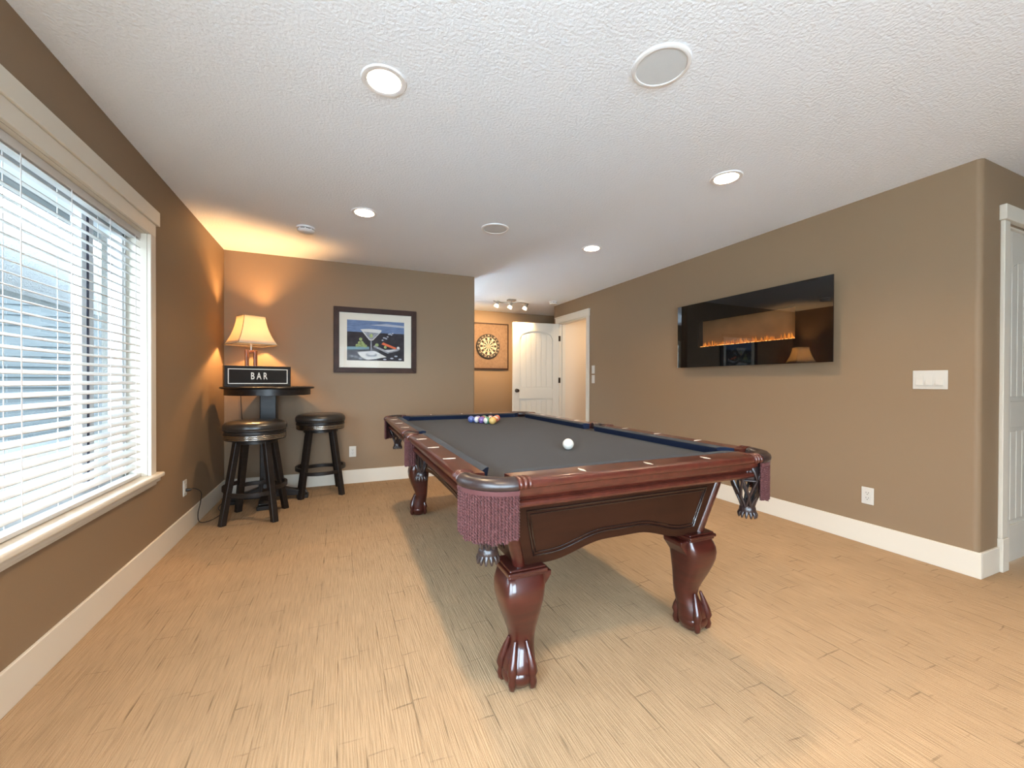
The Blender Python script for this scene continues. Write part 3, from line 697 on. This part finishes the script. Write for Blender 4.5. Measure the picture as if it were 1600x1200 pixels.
sg_ = thing('bar_sign', 'black box sign reading BAR in white letters on the pub table', 'sign', (-.672, 4.30, 1.083), R(21))
SW, SH, SD = .262, .094, .075
MB().box(-SW, SW, 0, SD, 0, 2*SH).build('box', BLACKWOOD, sg_, bevel=.002)
for q in ((-SW, SW, 0, .016), (-SW, SW, 2*SH-.016, 2*SH), (-SW, -SW+.016, .016, 2*SH-.016), (SW-.016, SW, .016, 2*SH-.016)):
    MB().box(q[0], q[1], -.010, 0, q[2], q[3]).build('frame', BLACKWOOD, sg_, bevel=.002)
MB().box(-SW+.016, SW-.016, -.002, 0, .016, 2*SH-.016).build('face', SIGNBLACK, sg_)
i0 = .026
for q in ((-SW+i0, SW-i0, i0, i0+.007), (-SW+i0, SW-i0, 2*SH-i0-.007, 2*SH-i0), (-SW+i0, -SW+i0+.007, i0+.007, 2*SH-i0-.007), (SW-i0-.007, SW-i0, i0+.007, 2*SH-i0-.007)):
    MB().box(q[0], q[1], -.0035, -.002, q[2], q[3]).build('border', SIGNWHITE, sg_)
for ch, x in zip('BAR', (-.050, .0, .050)):
    o = obj('letter', text_mesh(ch, .088, SIGNWHITE, .001, .0012), sg_, loc=(x, -.003, SH), rot=(R(90), 0, 0)); o.scale = (.62, 1, 1)

lp = thing('table_lamp', 'lit table lamp with cream bell shade and slotted wooden base', 'lamp', (-.770, 4.52, 1.083), R(30))
MB().box(-.07, .07, -.05, .05, 0, .02).build('foot', LAMPWOOD, lp, bevel=.004)
for s in (-1, 1):
    MB().box(s*.036-.013, s*.036+.013, -.018, .018, .02, .345).build('upright', LAMPWOOD, lp, bevel=.003)
MB().box(-.023, .023, -.018, .018, .318, .345).build('cross_piece', LAMPWOOD, lp, bevel=.003)
MB().cyl((0, 0, .345), (0, 0, .43), .012, 14).build('neck', STEEL, lp, smooth=50)
bulb = MB().sphere((0, 0, .485), .030, 16, 10, (1, 1, 1.25)).build('bulb', mat('lit_lamp_bulb', (1, 1, 1), .5, emit=(1, .80, .50), estr=12), lp, smooth=80)
# bell shade: rounded-square section, flared below
def shade_ring(h, rr, z):
    out = []
    for qx, qy, a in ((1, 1, 0), (-1, 1, 90), (-1, -1, 180), (1, -1, 270)):
        for i in range(5):
            t = R(a+90*i/4); out.append((qx*(h-rr)+rr*math.cos(t), qy*(h-rr)+rr*math.sin(t), z))
    return out
shp = [(.172, .395), (.150, .440), (.132, .485), (.118, .530), (.107, .575), (.099, .620), (.094, .665)]
sh = MB(); sh.rings([shade_ring(h, .018, z) for h, z in shp], cap0=False, cap1=False)
so = sh.build('shade', SHADE, lp, smooth=30)
sd_ = so.modifiers.new('solid', 'SOLIDIFY'); sd_.thickness = .0015
PIPING = mat('brown_shade_piping', (.30, .22, .12), .8)
for qx, qy in ((1, 1), (-1, 1), (-1, -1), (1, -1)):
    MB().tube([(qx*(h-.004), qy*(h-.004), z) for h, z in shp], .0028, 6).build('piping', PIPING, so, smooth=60)
for h, z in (shp[0], shp[-1]):
    MB().tube(shade_ring(h+.001, .018, z), .0028, 6, loop=True).build('piping', PIPING, so, smooth=60)
sp3 = MB()
for a in (0, 120, 240): sp3.cyl((0, 0, .650), (.092*math.cos(R(a)), .092*math.sin(R(a)), .655), .0015, 6)
sp3.cyl((0, 0, .53), (0, 0, .655), .002, 6)
sp3.build('shade_spider', STEEL, so)
pl_ = bpy.data.lights.new('lamp_glow', 'POINT'); pl_.energy = LAMP_W; pl_.color = (1.0, .53, .20); pl_.shadow_soft_size = .035
po = bpy.data.objects.new('lamp_glow', pl_); COL.objects.link(po); po.parent = lp; po.location = (0, 0, .54)
# lamp cord: over the back of the table, to the floor, along to the outlet (in lamp-local space)
inv = (Matrix.Translation((-.770, 4.52, 1.083)) @ Matrix.Rotation(R(30), 4, 'Z')).inverted()
def smooth_path(pts, n=8):
    out = []
    P = [Vector(p) for p in pts]
    for i in range(len(P)-1):
        p0, p1, p2, p3 = P[max(i-1, 0)], P[i], P[i+1], P[min(i+2, len(P)-1)]
        for k in range(n):
            t = k/n
            out.append(.5*((2*p1)+(p2-p0)*t+(2*p0-5*p1+4*p2-p3)*t*t+(3*p1-p0-3*p2+p3)*t*t*t))
    return out+[P[-1]]
cp = [(-.79, 4.60, 1.0875), (-.84, 4.70, 1.090), (-.90, 4.78, 1.05), (-.90, 4.79, .85), (-.885, 4.79, .5), (-.89, 4.76, .12), (-.93, 4.68, .008), (-.985, 4.50, .006), (-.985, 4.32, .006), (-.92, 4.12, .006),
      (-.96, 3.95, .006), (-1.00, 3.86, .03), (-1.005, 3.83, .10), (-.985, 3.82, .20), (-.975, 3.79, .28), (-1.0, 3.73, .325), (-1.03, 3.70, .326)]
pc = thing('power_cord', 'black power cord running from the pub table to the outlet by the window', 'cord', (-.96, 3.95, 0))
inv = Matrix.Translation((.96, -3.95, 0))
MB().tube([inv @ p for p in smooth_path(cp)], .0032, 6).build('cable', mat('black_cord', (.015, .012, .01), .5), pc, smooth=60)
MB().tube([inv @ Vector(p) for p in ((-1.043, 3.70, .325), (-1.022, 3.70, .325), (-1.010, 3.705, .325))], [.012, .012, .006], 10).build('plug', MATS['black_cord'], pc, smooth=60)

# ================================================================== STOOLS
def stool(x, y, rz, label):
    t = thing('bar_stool', label, 'stool', (x, y, 0), rz, 'round black bar stools')
    MB().lathe([(0, .806), (.10, .808), (.17, .806), (.205, .797), (.226, .780), (.232, .757), (.226, .735), (.215, .727), (0, .727)], 56).build('seat_cushion', BLACKLEATHER, t, smooth=50)
    MB().tube([(.228*math.cos(2*PI*i/48), .228*math.sin(2*PI*i/48), .737) for i in range(48)], .004, 8, loop=True).build('seat_piping', BLACKLEATHER, t, smooth=60)
    MB().lathe([(0, .727), (.221, .727), (.221, .657), (.21, .652), (0, .652)], 56).build('seat_ring', BLACKWOOD, t, smooth=40)
    for z in (.668, .681, .694, .707):
        MB().tube([(.2215*math.cos(2*PI*i/56), .2215*math.sin(2*PI*i/56), z) for i in range(56)], .0042, 8, loop=True).build('ring_rib', CHROME if z < .70 else BLACKWOOD, t, smooth=60)
    MB().lathe([(0, .652), (.16, .652), (.16, .625), (0, .625)], 32).build('swivel_plate', BLACKWOOD, t, smooth=40)
    for k in range(4):
        a = R(45+90*k); c, s = math.cos(a), math.sin(a); u = Vector((c, s, 0)); v = Vector((-s, c, 0))
        def sec(r, z, hw, hd): p = u*r+Vector((0, 0, z)); return [p+v*hw+u*hd, p-v*hw+u*hd, p-v*hw-u*hd, p+v*hw-u*hd]
        MB().rings([sec(.258, 0, .023, .022), sec(.148, .645, .026, .022)]).build('leg', BLACKWOOD, t, bevel=.005)
    # bowed foot rails between the legs
    for k in range(4):
        a0, a1 = R(45+90*k), R(135+90*k); z = .235+.03*(k % 2)
        pts = []
        for i in range(13):
            f = i/12; a = a0+(a1-a0)*f; r = .222; pts.append((r*math.cos(a), r*math.sin(a)))
        rs = [[(px*1.05, py*1.05, z-.016), (px*1.05, py*1.05, z+.016), (px*.96, py*.96, z+.016), (px*.96, py*.96, z-.016)] for px, py in pts]
        MB().rings(rs).build('foot_rail', BLACKWOOD, t, smooth=30)
stool(-.640, 3.945, R(-6), 'black round-seat bar stool in front of the pub table')
stool(-.170, 4.545, R(5), 'black round-seat bar stool nearest the outlet under the framed picture')

# ================================================================== POOL TABLE
TX, TY = 1.066, 2.440
HW, HL, TZ, PR = .708, 1.305, .831, .15
BEDZ = .791; ZS = .011
tb = thing('pool_table', 'mahogany pool table with charcoal cloth and claw feet', 'pool table', (TX, TY, 0))
# bed cloth with the six pocket cut-outs
bxw, byl = .615, 1.190
def bed_outline():
    pts = []
    hr = .062
    pts += arc(bxw, -byl, hr, 180, 90, 8)                       # near right corner
    pts += [(bxw, -.055)] + [(bxw+.035+.062*math.cos(R(a)), .062*math.sin(R(a))) for a in (240, 215, 180, 145, 120)] + [(bxw, .055)]
    pts += arc(bxw, byl, hr, 270, 180, 8)
    pts += arc(-bxw, byl, hr, 0, -90, 8)
    pts += [(-bxw, .055)] + [(-bxw-.035+.062*math.cos(R(a)), .062*math.sin(R(a))) for a in (60, 35, 0, -35, -60)] + [(-bxw, -.055)]
    pts += arc(-bxw, -byl, hr, 90, 0, 8)
    return pts
MB().prism(bed_outline(), 'z', BEDZ-.03, BEDZ).build('bed_cloth', CLOTH, tb)
# rails
RP = [(.115, .8185), (.026, .8205), (.012, .8195), (.004, .8160), (.0004, .8090), (0, .8010), (.003, .7930), (.010, .7885), (.0205, .7875), (.0215, .7840), (.0220, .7720), (.0225, .7690),
      (.030, .7670), (.0335, .7600), (.0400, .7520), (.0490, .7465), (.0500, .7440), (.0395, .7425), (.0335, .7380), (.0325, .7300), (.0370, .7225), (.048, .7165), (.115, .7165)]
CP = [(.1135, .8192), (.135, .8208), (.152, .8190), (.1605, .8150), (.1602, .8120), (.1540, .7960), (.1490, .7840), (.1480, .7805), (.1135, .7805)]
RPX = [(min(d, .093), z+ZS) for d, z in RP]; RPY = [(d, z+ZS) for d, z in RP]
CPX = [(d-.022, z+ZS) for d, z in CP]; CPY = [(d, z+ZS) for d, z in CP]
def rail(side, s, a, b_, label=None):
    """side 'x': long rail at x = s*HW from y=a..b; 'y': end rail at y = s*HL from x=a..b"""
    def pt(d, z, t): return (s*(HW-d), t, z) if side == 'x' else (t, s*(HL-d), z)
    RPS = RPX if side == 'x' else RPY
    o = MB().rings([[pt(d, z, a) for d, z in RPS], [pt(d, z, b_) for d, z in RPS]]).build('rail', MAHOGTOP, tb, smooth=28)
    # carved scroll ends
    for t, dr in ((a, 1), (b_, -1)):
        for k in range(3):
            tt = t+dr*(.010+.016*k)
            MB().tube([pt(d, z+ZS, tt) for d, z in ((.060, .8195), (.030, .8215), (.010, .8195), (-.001, .8090), (-.002, .8000), (.004, .7900))], [.002, .006, .007, .0075, .0065, .003], 8).build('carved_end', MAHOGTOP, o, smooth=60)
    return o
def cushion(side, s, a, b_, ca, cb):
    def pt(d, z, t, e0, e1):
        f = (d-(.0915 if side == 'x' else .1135))/.047; tt = (a+ca*f) if t == 0 else (b_-cb*f)
        return (s*(HW-d), tt, z) if side == 'x' else (tt, s*(HL-d), z)
    CP = CPX if side == 'x' else CPY
    mb = MB().rings([[pt(d, z, 0, 0, 0) for d, z in CP], [pt(d, z, 1, 0, 0) for d, z in CP]])
    for q, f in enumerate(mb.f):
        if 4 <= q <= 6 or q >= len(CP): mb.m[q] = 1        # playing face and jaw ends
    mb.build('cushion', [CUSH, CUSHFACE], tb, smooth=35)
def inlay(o, x, y, along):
    lx, ly = (.026, .007) if along == 'x' else (.007, .026)
    MB().prism([(x-lx, y), (x, y-ly), (x+lx, y), (x, y+ly)], 'z', TZ-.002, TZ+.0013).build('inlay', INLAY, o)
DI = .292
for s in (-1, 1):
    for h in (-1, 1):
        a, b_ = (.072, HL-PR) if h > 0 else (-(HL-PR), -.072)
        o = rail('x', s, a, b_)
        for k in (1, 2, 3): inlay(o, s*(HW-.043), h*k*DI, 'x')
        if h > 0: cushion('x', s, .048, 1.130, .020, .062)
        else: cushion('x', s, -1.130, -.048, .062, .020)
    o = rail('y', s, -(HW-PR), HW-PR)
    for k in (-1, 0, 1): inlay(o, k*DI, s*(HL-.054), 'y')
    cushion('y', s, -.555, .555, .062, .062)

# pockets -----------------------------------------------------------------------------------
def strand(mb, x, y, z0, z1, ph):
    n = max(6, int((z0-z1)/.0036)); ply = .0034; hr = .0030
    for q in (0, 1):
        rs = []
        for i in range(n+1):
            z = z0+(z1-z0)*i/n; a = ph+q*PI+2*PI*(z0-z)/.0190
            cx, cyy = x+hr*math.cos(a), y+hr*math.sin(a)
            rs.append([(cx+ply*math.cos(b2), cyy+ply*math.sin(b2), z) for b2 in (0, PI/2, PI, 3*PI/2)])
        mb.rings(rs)
def fringe_mesh(rad, a0, a1, rows, cx=0, cy=0, zt=.788, zb=.622):
    mb = MB(); rnd = random.Random(5)
    for row, (dr, off) in enumerate(rows):
        n = int(abs(R(a1-a0))*rad/.0108)
        for i in range(n):
            f = (i+.5+off)/n
            if f > 1: continue
            a = R(a0+(a1-a0)*f); edge = .014*abs(2*f-1)**3
            strand(mb, cx+(rad+dr+rnd.uniform(-.001, .001))*math.cos(a), cy+(rad+dr)*math.sin(a), zt, zb+edge+rnd.uniform(-.004, .006), rnd.random()*6)
    return mb.mesh('fringe', FRINGE, smooth=80)
def net_mesh(cx, cy, rt=.072, zt=.775):
    mb = MB(); prof = [(1.0, zt), (1.06, .745), (1.0, .71), (.82, .668), (.60, .632), (.42, .602), (.34, .580)]
    n = 8
    for k in range(n):
        for dirn in (1, -1):
            mb.tube([(cx+rt*q*math.cos(2*PI*k/n+dirn*j*.19), cy+rt*q*math.sin(2*PI*k/n+dirn*j*.19), z) for j, (q, z) in enumerate(prof)], .0058, 6)
    mb.tube([(cx+rt*math.cos(2*PI*i/24), cy+rt*math.sin(2*PI*i/24), zt) for i in range(24)], .007, 6, loop=True)
    mb.tube([(cx+rt*.98*math.cos(2*PI*i/24), cy+rt*.98*math.sin(2*PI*i/24), .705) for i in range(24)], .0045, 6, loop=True)
    return mb.mesh('pocket_net', LEATHER, smooth=60)
def tassel_mesh(cx, cy):
    mb = MB().lathe([(0, .592), (.022, .590), (.031, .578), (.034, .563), (.030, .552), (0, .552)], 20, (cx, cy, 0))
    for k in range(12):
        a = 2*PI*k/12
        mb.tube([(cx+.027*math.cos(a), cy+.027*math.sin(a), .56), (cx+.034*math.cos(a), cy+.034*math.sin(a), .546), (cx+.035*math.cos(a), cy+.035*math.sin(a), .532)], [.007, .007, .003], 6)
    return mb.mesh('tassel', LEATHER, smooth=60)
# leather rim swept round the corner (built for the -x,-y corner, arc centre at the origin)
rim_p = [(.092, .796), (.096, .816), (.108, .8245), (.126, .8262), (.142, .8225), (.1530, .8130), (.1560, .8020), (.1535, .7910), (.1460, .7860), (.120, .7850), (.098, .7870)]
def rim_mesh(prof, a0, a1, n, rs=1.0):
    return MB().lathe([(r*rs, z) for r, z in prof], n, (0, 0, 0), R(a0), R(a1), closed=True).mesh('pocket', LEATHER, smooth=60)
corner_rim = rim_mesh(rim_p, 180.5, 269.5, 20)
hx = -(bxw-(HW-PR)); hy = -(byl-(HL-PR))
corner_fr = fringe_mesh(.1455, 178, 272, ((0, 0), (-.0055, .5)))
corner_net = net_mesh(hx, hy); corner_tas = tassel_mesh(hx, hy)
band_c = MB().lathe([(.1440, .7880), (.1505, .7875), (.1515, .7800), (.1505, .7725), (.1440, .7720)], 24, (0, 0, 0), R(178), R(272), closed=True).mesh('fringe_band', FRINGE, smooth=60)
liner_c = MB().lathe([(.064, BEDZ-ZS-.002), (.066, .74), (.060, .70)], 28, (hx, hy, 0)).mesh('pocket_liner', LEATHER, smooth=60)
side_rim_p = [(.030, .796), (.034, .816), (.044, .8245), (.056, .8255), (.066, .8215), (.0730, .8130), (.0750, .8020), (.0730, .7910), (.066, .7860), (.036, .7860)]
side_rim = rim_mesh(side_rim_p, 95, 265, 20)
side_fr = fringe_mesh(.066, 108, 252, ((0, 0), (-.0055, .5)), zb=.625)
side_net = net_mesh(.028, 0, .058); side_tas = tassel_mesh(.028, 0)
band_s = MB().lathe([(.0640, .7880), (.0715, .7875), (.0720, .7800), (.0715, .7725), (.0640, .7720)], 20, (0, 0, 0), R(104), R(256), closed=True).mesh('fringe_band', FRINGE, smooth=60)
liner_s = MB().lathe([(.060, BEDZ-ZS-.002), (.060, .74), (.054, .70)], 28, (.028, 0, 0)).mesh('pocket_liner', LEATHER, smooth=60)
def pocket(loc, rz, rimm, fr, band, net, tas, lin):
    p = obj('pocket', rimm, tb, loc=loc, rot=(0, 0, rz), label='dark leather pocket rim')
    obj('fringe', fr, p, label='burgundy twisted yarn fringe')['kind'] = 'stuff'
    obj('fringe_band', band, p); obj('pocket_net', net, p); obj('tassel', tas, p); obj('pocket_liner', lin, p)
# the hole offsets differ in x and y only by a few millimetres, so the corner set is turned in steps of 90 degrees
cxx, cyy = HW-PR, HL-PR
for loc, rz in (((-cxx, -cyy, ZS), 0), ((cxx, -cyy, ZS), PI/2), ((cxx, cyy, ZS), PI), ((-cxx, cyy, ZS), -PI/2)):
    pocket(loc, rz, corner_rim, corner_fr, band_c, corner_net, corner_tas, liner_c)
for s, rz in ((-1, 0), (1, PI)):
    pocket((s*(HW-.068), 0, ZS), rz, side_rim, side_fr, band_s, side_net, side_tas, liner_s)

# cabinet ------------------------------------------------------------------------------------
AZ0, AZ1 = .452, .736                 # bottom / top of the aprons
TW, TL, BW, BL = .545, 1.135, .463, 1.085
def lerp(a, b, f): return a+(b-a)*f
def cabf(z): return (AZ1-z)/(AZ1-AZ0)
def arch(u):      # 0 at the leg, 1 at the middle (u in -1..1)
    a = abs(u)
    f = 0 if a > .72 else (1 if a < .16 else .5-.5*math.cos(PI*(.72-a)/.56))
    return AZ0+.052*f
def apron_end(s):
    n = 40
    # polygon in the plane: x scaled with height
    bot = [(-1+2*i/n, arch(-1+2*i/n)) for i in range(n+1)]
    outer = []; inner = []
    def P(u, z, dep): return (u*lerp(TW, BW, cabf(z)), s*(lerp(TL, BL, cabf(z))-dep), z)
    pol = bot+[(1, AZ1), (-1, AZ1)]
    front = [P(u, z, 0) for u, z in pol]; back = [P(u, z, .024) for u, z in pol]; m = len(pol)
    mb = MB().add(front+back, [tuple(range(m)), tuple(range(2*m-1, m-1, -1))]+[(i, (i+1) % m, m+(i+1) % m, m+i) for i in range(m)])
    o = mb.build('apron', APRON, tb)
    for off, r in ((0, .0045), (.014, .003)):
        pth = []
        ue = .845-off*1.6; zt = .668-off; zb = .036+off
        us = [-ue+2*ue*i/n for i in range(n+1)]
        pth = [P(u, arch(u*1.0)+zb*(1 if abs(u) < .72 else 1), -.001) for u in us]
        pth += [P(ue, lerp(AZ0+zb, zt, i/4), -.001) for i in range(1, 4)]
        pth += [P(lerp(ue, -ue, i/8), zt, -.001) for i in range(9)]
        pth += [P(-ue, lerp(zt, AZ0+zb, i/4), -.001) for i in range(1, 4)]
        MB().tube(pth, r, 6, loop=True).build('panel_moulding', APRONLINE, o, smooth=60)
def apron_side(s):
    n = 40
    def P(u, z, dep): return (s*(lerp(TW, BW, cabf(z))-dep), u*lerp(TL, BL, cabf(z)), z)
    pol = [(-1+2*i/n, arch((-1+2*i/n)*1.0)) for i in range(n+1)]+[(1, AZ1), (-1, AZ1)]
    front = [P(u, z, 0) for u, z in pol]; back = [P(u, z, .024) for u, z in pol]; m = len(pol)
    o = MB().add(front+back, [tuple(range(m)), tuple(range(2*m-1, m-1, -1))]+[(i, (i+1) % m, m+(i+1) % m, m+i) for i in range(m)]).build('apron', APRON, tb)
    pth = [P(-.9+1.8*i/n, arch(-.9+1.8*i/n)+.036, -.001) for i in range(n+1)]+[P(.9-1.8*i/8, .690, -.001) for i in range(9)]
    MB().tube(pth, .0045, 6, loop=True).build('panel_moulding', APRONLINE, o, smooth=60)
for s in (-1, 1): apron_end(s); apron_side(s)
for sx in (-1, 1):
    for sy in (-1, 1):
        r = .024
        MB().rings([[(sx*(w_-r*.55)+r*math.cos(2*PI*i/16), sy*(l_-r*.55)+r*math.sin(2*PI*i/16), z) for i in range(16)] for w_, l_, z in ((TW, TL, AZ1), (BW, BL, AZ0))]).build('corner_post', MAHOG, tb, smooth=50)
MB().box(-.61, .61, -1.18, 1.18, .733, .760).build('slate', mat('grey_slate', (.10, .10, .10), .8), tb)

# legs: cabriole with ball-and-claw feet -------------------------------------------------------
def sq_ring(h, off, z, p, n=28):
    out = []
    for i in range(n):
        a = 2*PI*i/n; c, s = math.cos(a), math.sin(a)
        out.append((-off+h*math.copysign(abs(c)**(2/p), c), -off+h*math.copysign(abs(s)**(2/p), s), z))
    return out
leg_me = MB().rings([sq_ring(h, off, z, p) for h, off, z, p in (
    (.072, .000, .425, 7), (.077, .003, .410, 6), (.082, .007, .388, 5.2), (.083, .010, .365, 4.6), (.081, .010, .335, 4.2), (.075, .007, .300, 3.8), (.067, .002, .262, 3.4), (.058, -.005, .222, 3.0),
    (.051, -.010, .188, 2.7), (.048, -.011, .160, 2.5), (.050, -.006, .135, 2.3), (.057, .002, .108, 2.2), (.062, .007, .082, 2.1), (.063, .008, .058, 2.1), (.059, .008, .032, 2.1), (.046, .008, .008, 2.1), (.036, .008, .001, 2.1))]).mesh('leg', MAHOG, smooth=60)
cap_mb = MB().prism([(-.074, -.074), (.074, -.074), (.074, .074), (-.074, .074)], 'z', .424, .434).prism([(-.080, -.080), (.078, -.080), (.078, .078), (-.080, .078)], 'z', .434, .448).prism([(-.072, -.072), (.072, -.072), (.072, .072), (-.072, .072)], 'z', .448, .456)
cap_me = cap_mb.mesh('leg_cap', MAHOG)
ball_me = MB().sphere((-.010, -.010, .048), .066, 24, 14, (1, 1, .72)).mesh('ball_foot', MAHOG, smooth=80)
def claw_mesh(ang):
    c, s = math.cos(R(ang)), math.sin(R(ang)); k = 1.0
    pts = [(.036, .172), (.046, .145), (.055, .118), (.063, .094), (.067, .074), (.064, .055), (.068, .036), (.067, .020), (.058, .010)]
    rr = [.006, .0105, .0140, .0165, .0185, .0140, .0155, .0125, .0080]
    ce = (-.008, -.008)
    return MB().tube([(ce[0]+r*c, ce[1]+r*s, z) for r, z in pts], rr, 10).mesh('claw', MAHOG, smooth=70)
claws = [claw_mesh(a) for a in (225, 225-72, 225+72, 45)]
brk = MB().prism([(.060, .425), (.108, .425), (.106, .405), (.090, .385), (.064, .350)], 'y', -.055, .055).mesh('bracket', MAHOG)
for sx, sy, rz in ((-1, -1, 0), (1, -1, PI/2), (1, 1, PI), (-1, 1, -PI/2)):
    l = obj('leg', leg_me, tb, loc=(sx*.432, sy*1.042, 0), rot=(0, 0, rz))
    obj('leg_cap', cap_me, l, bevel=.006, seg=3); obj('ball_foot', ball_me, l)
    for c_ in claws: obj('claw', c_, l)
    obj('bracket', brk, l, bevel=.006); obj('bracket', brk, l, rot=(0, 0, PI/2), bevel=.006)

# ================================================================== BALLS
BR = .0286
def ball(name, label, x, y, col, stripe, rot):
    m1 = mat('ball_'+label.split()[0]+('_stripe' if stripe else ''), col, .12, coat=.6, coat_r=.03)
    m2 = mat('ball_ivory', (.62, .59, .52), .12, coat=.6, coat_r=.03)
    me = MB().sphere((0, 0, 0), BR, 24, 16, band=.55 if stripe else 2).mesh(name, [m1, m2], smooth=80)
    # a small ivory number spot on two sides
    o = obj(name, me, loc=(x, y, BEDZ+BR), rot=rot)
    return o
cue = ball('cue_ball', 'ivory', 1.069, 1.770, (.64, .61, .55), False, (0, 0, 0))
tag(cue, 'white cue ball alone on the cloth', 'ball')
COLS = {'yellow': (.62, .40, .13), 'blue': (.10, .14, .36), 'red': (.50, .09, .07), 'purple': (.17, .10, .30), 'orange': (.60, .22, .07), 'green': (.10, .26, .15), 'maroon': (.25, .05, .06), 'black': (.015, .015, .015)}
rows = [[('yellow', 0)], [('green', 1), ('orange', 0)], [('purple', 0), ('black', 0), ('red', 1)], [('blue', 1), ('maroon', 1), ('yellow', 1), ('orange', 1)],
        [('blue', 0), ('purple', 1), ('green', 0), ('maroon', 0), ('red', 0)]]
place = ['at the front tip of the rack', 'in the second row of the rack', 'in the third row of the rack', 'in the fourth row of the rack', 'in the back row of the rack']
rnd = random.Random(11)
for i, row in enumerate(rows):
    for j, (cn, stp) in enumerate(row):
        x = 1.135+(j-i/2)*BR*2.02; y = 3.050+i*BR*2.02*math.sin(R(60))
        o = ball('billiard_ball', cn, x, y, COLS[cn], stp, (rnd.uniform(0, 3), rnd.uniform(0, 3), rnd.uniform(0, 3)))
        tag(o, f"{cn} {'striped' if stp else 'solid'} billiard ball {place[i]}", 'ball', 'racked billiard balls')
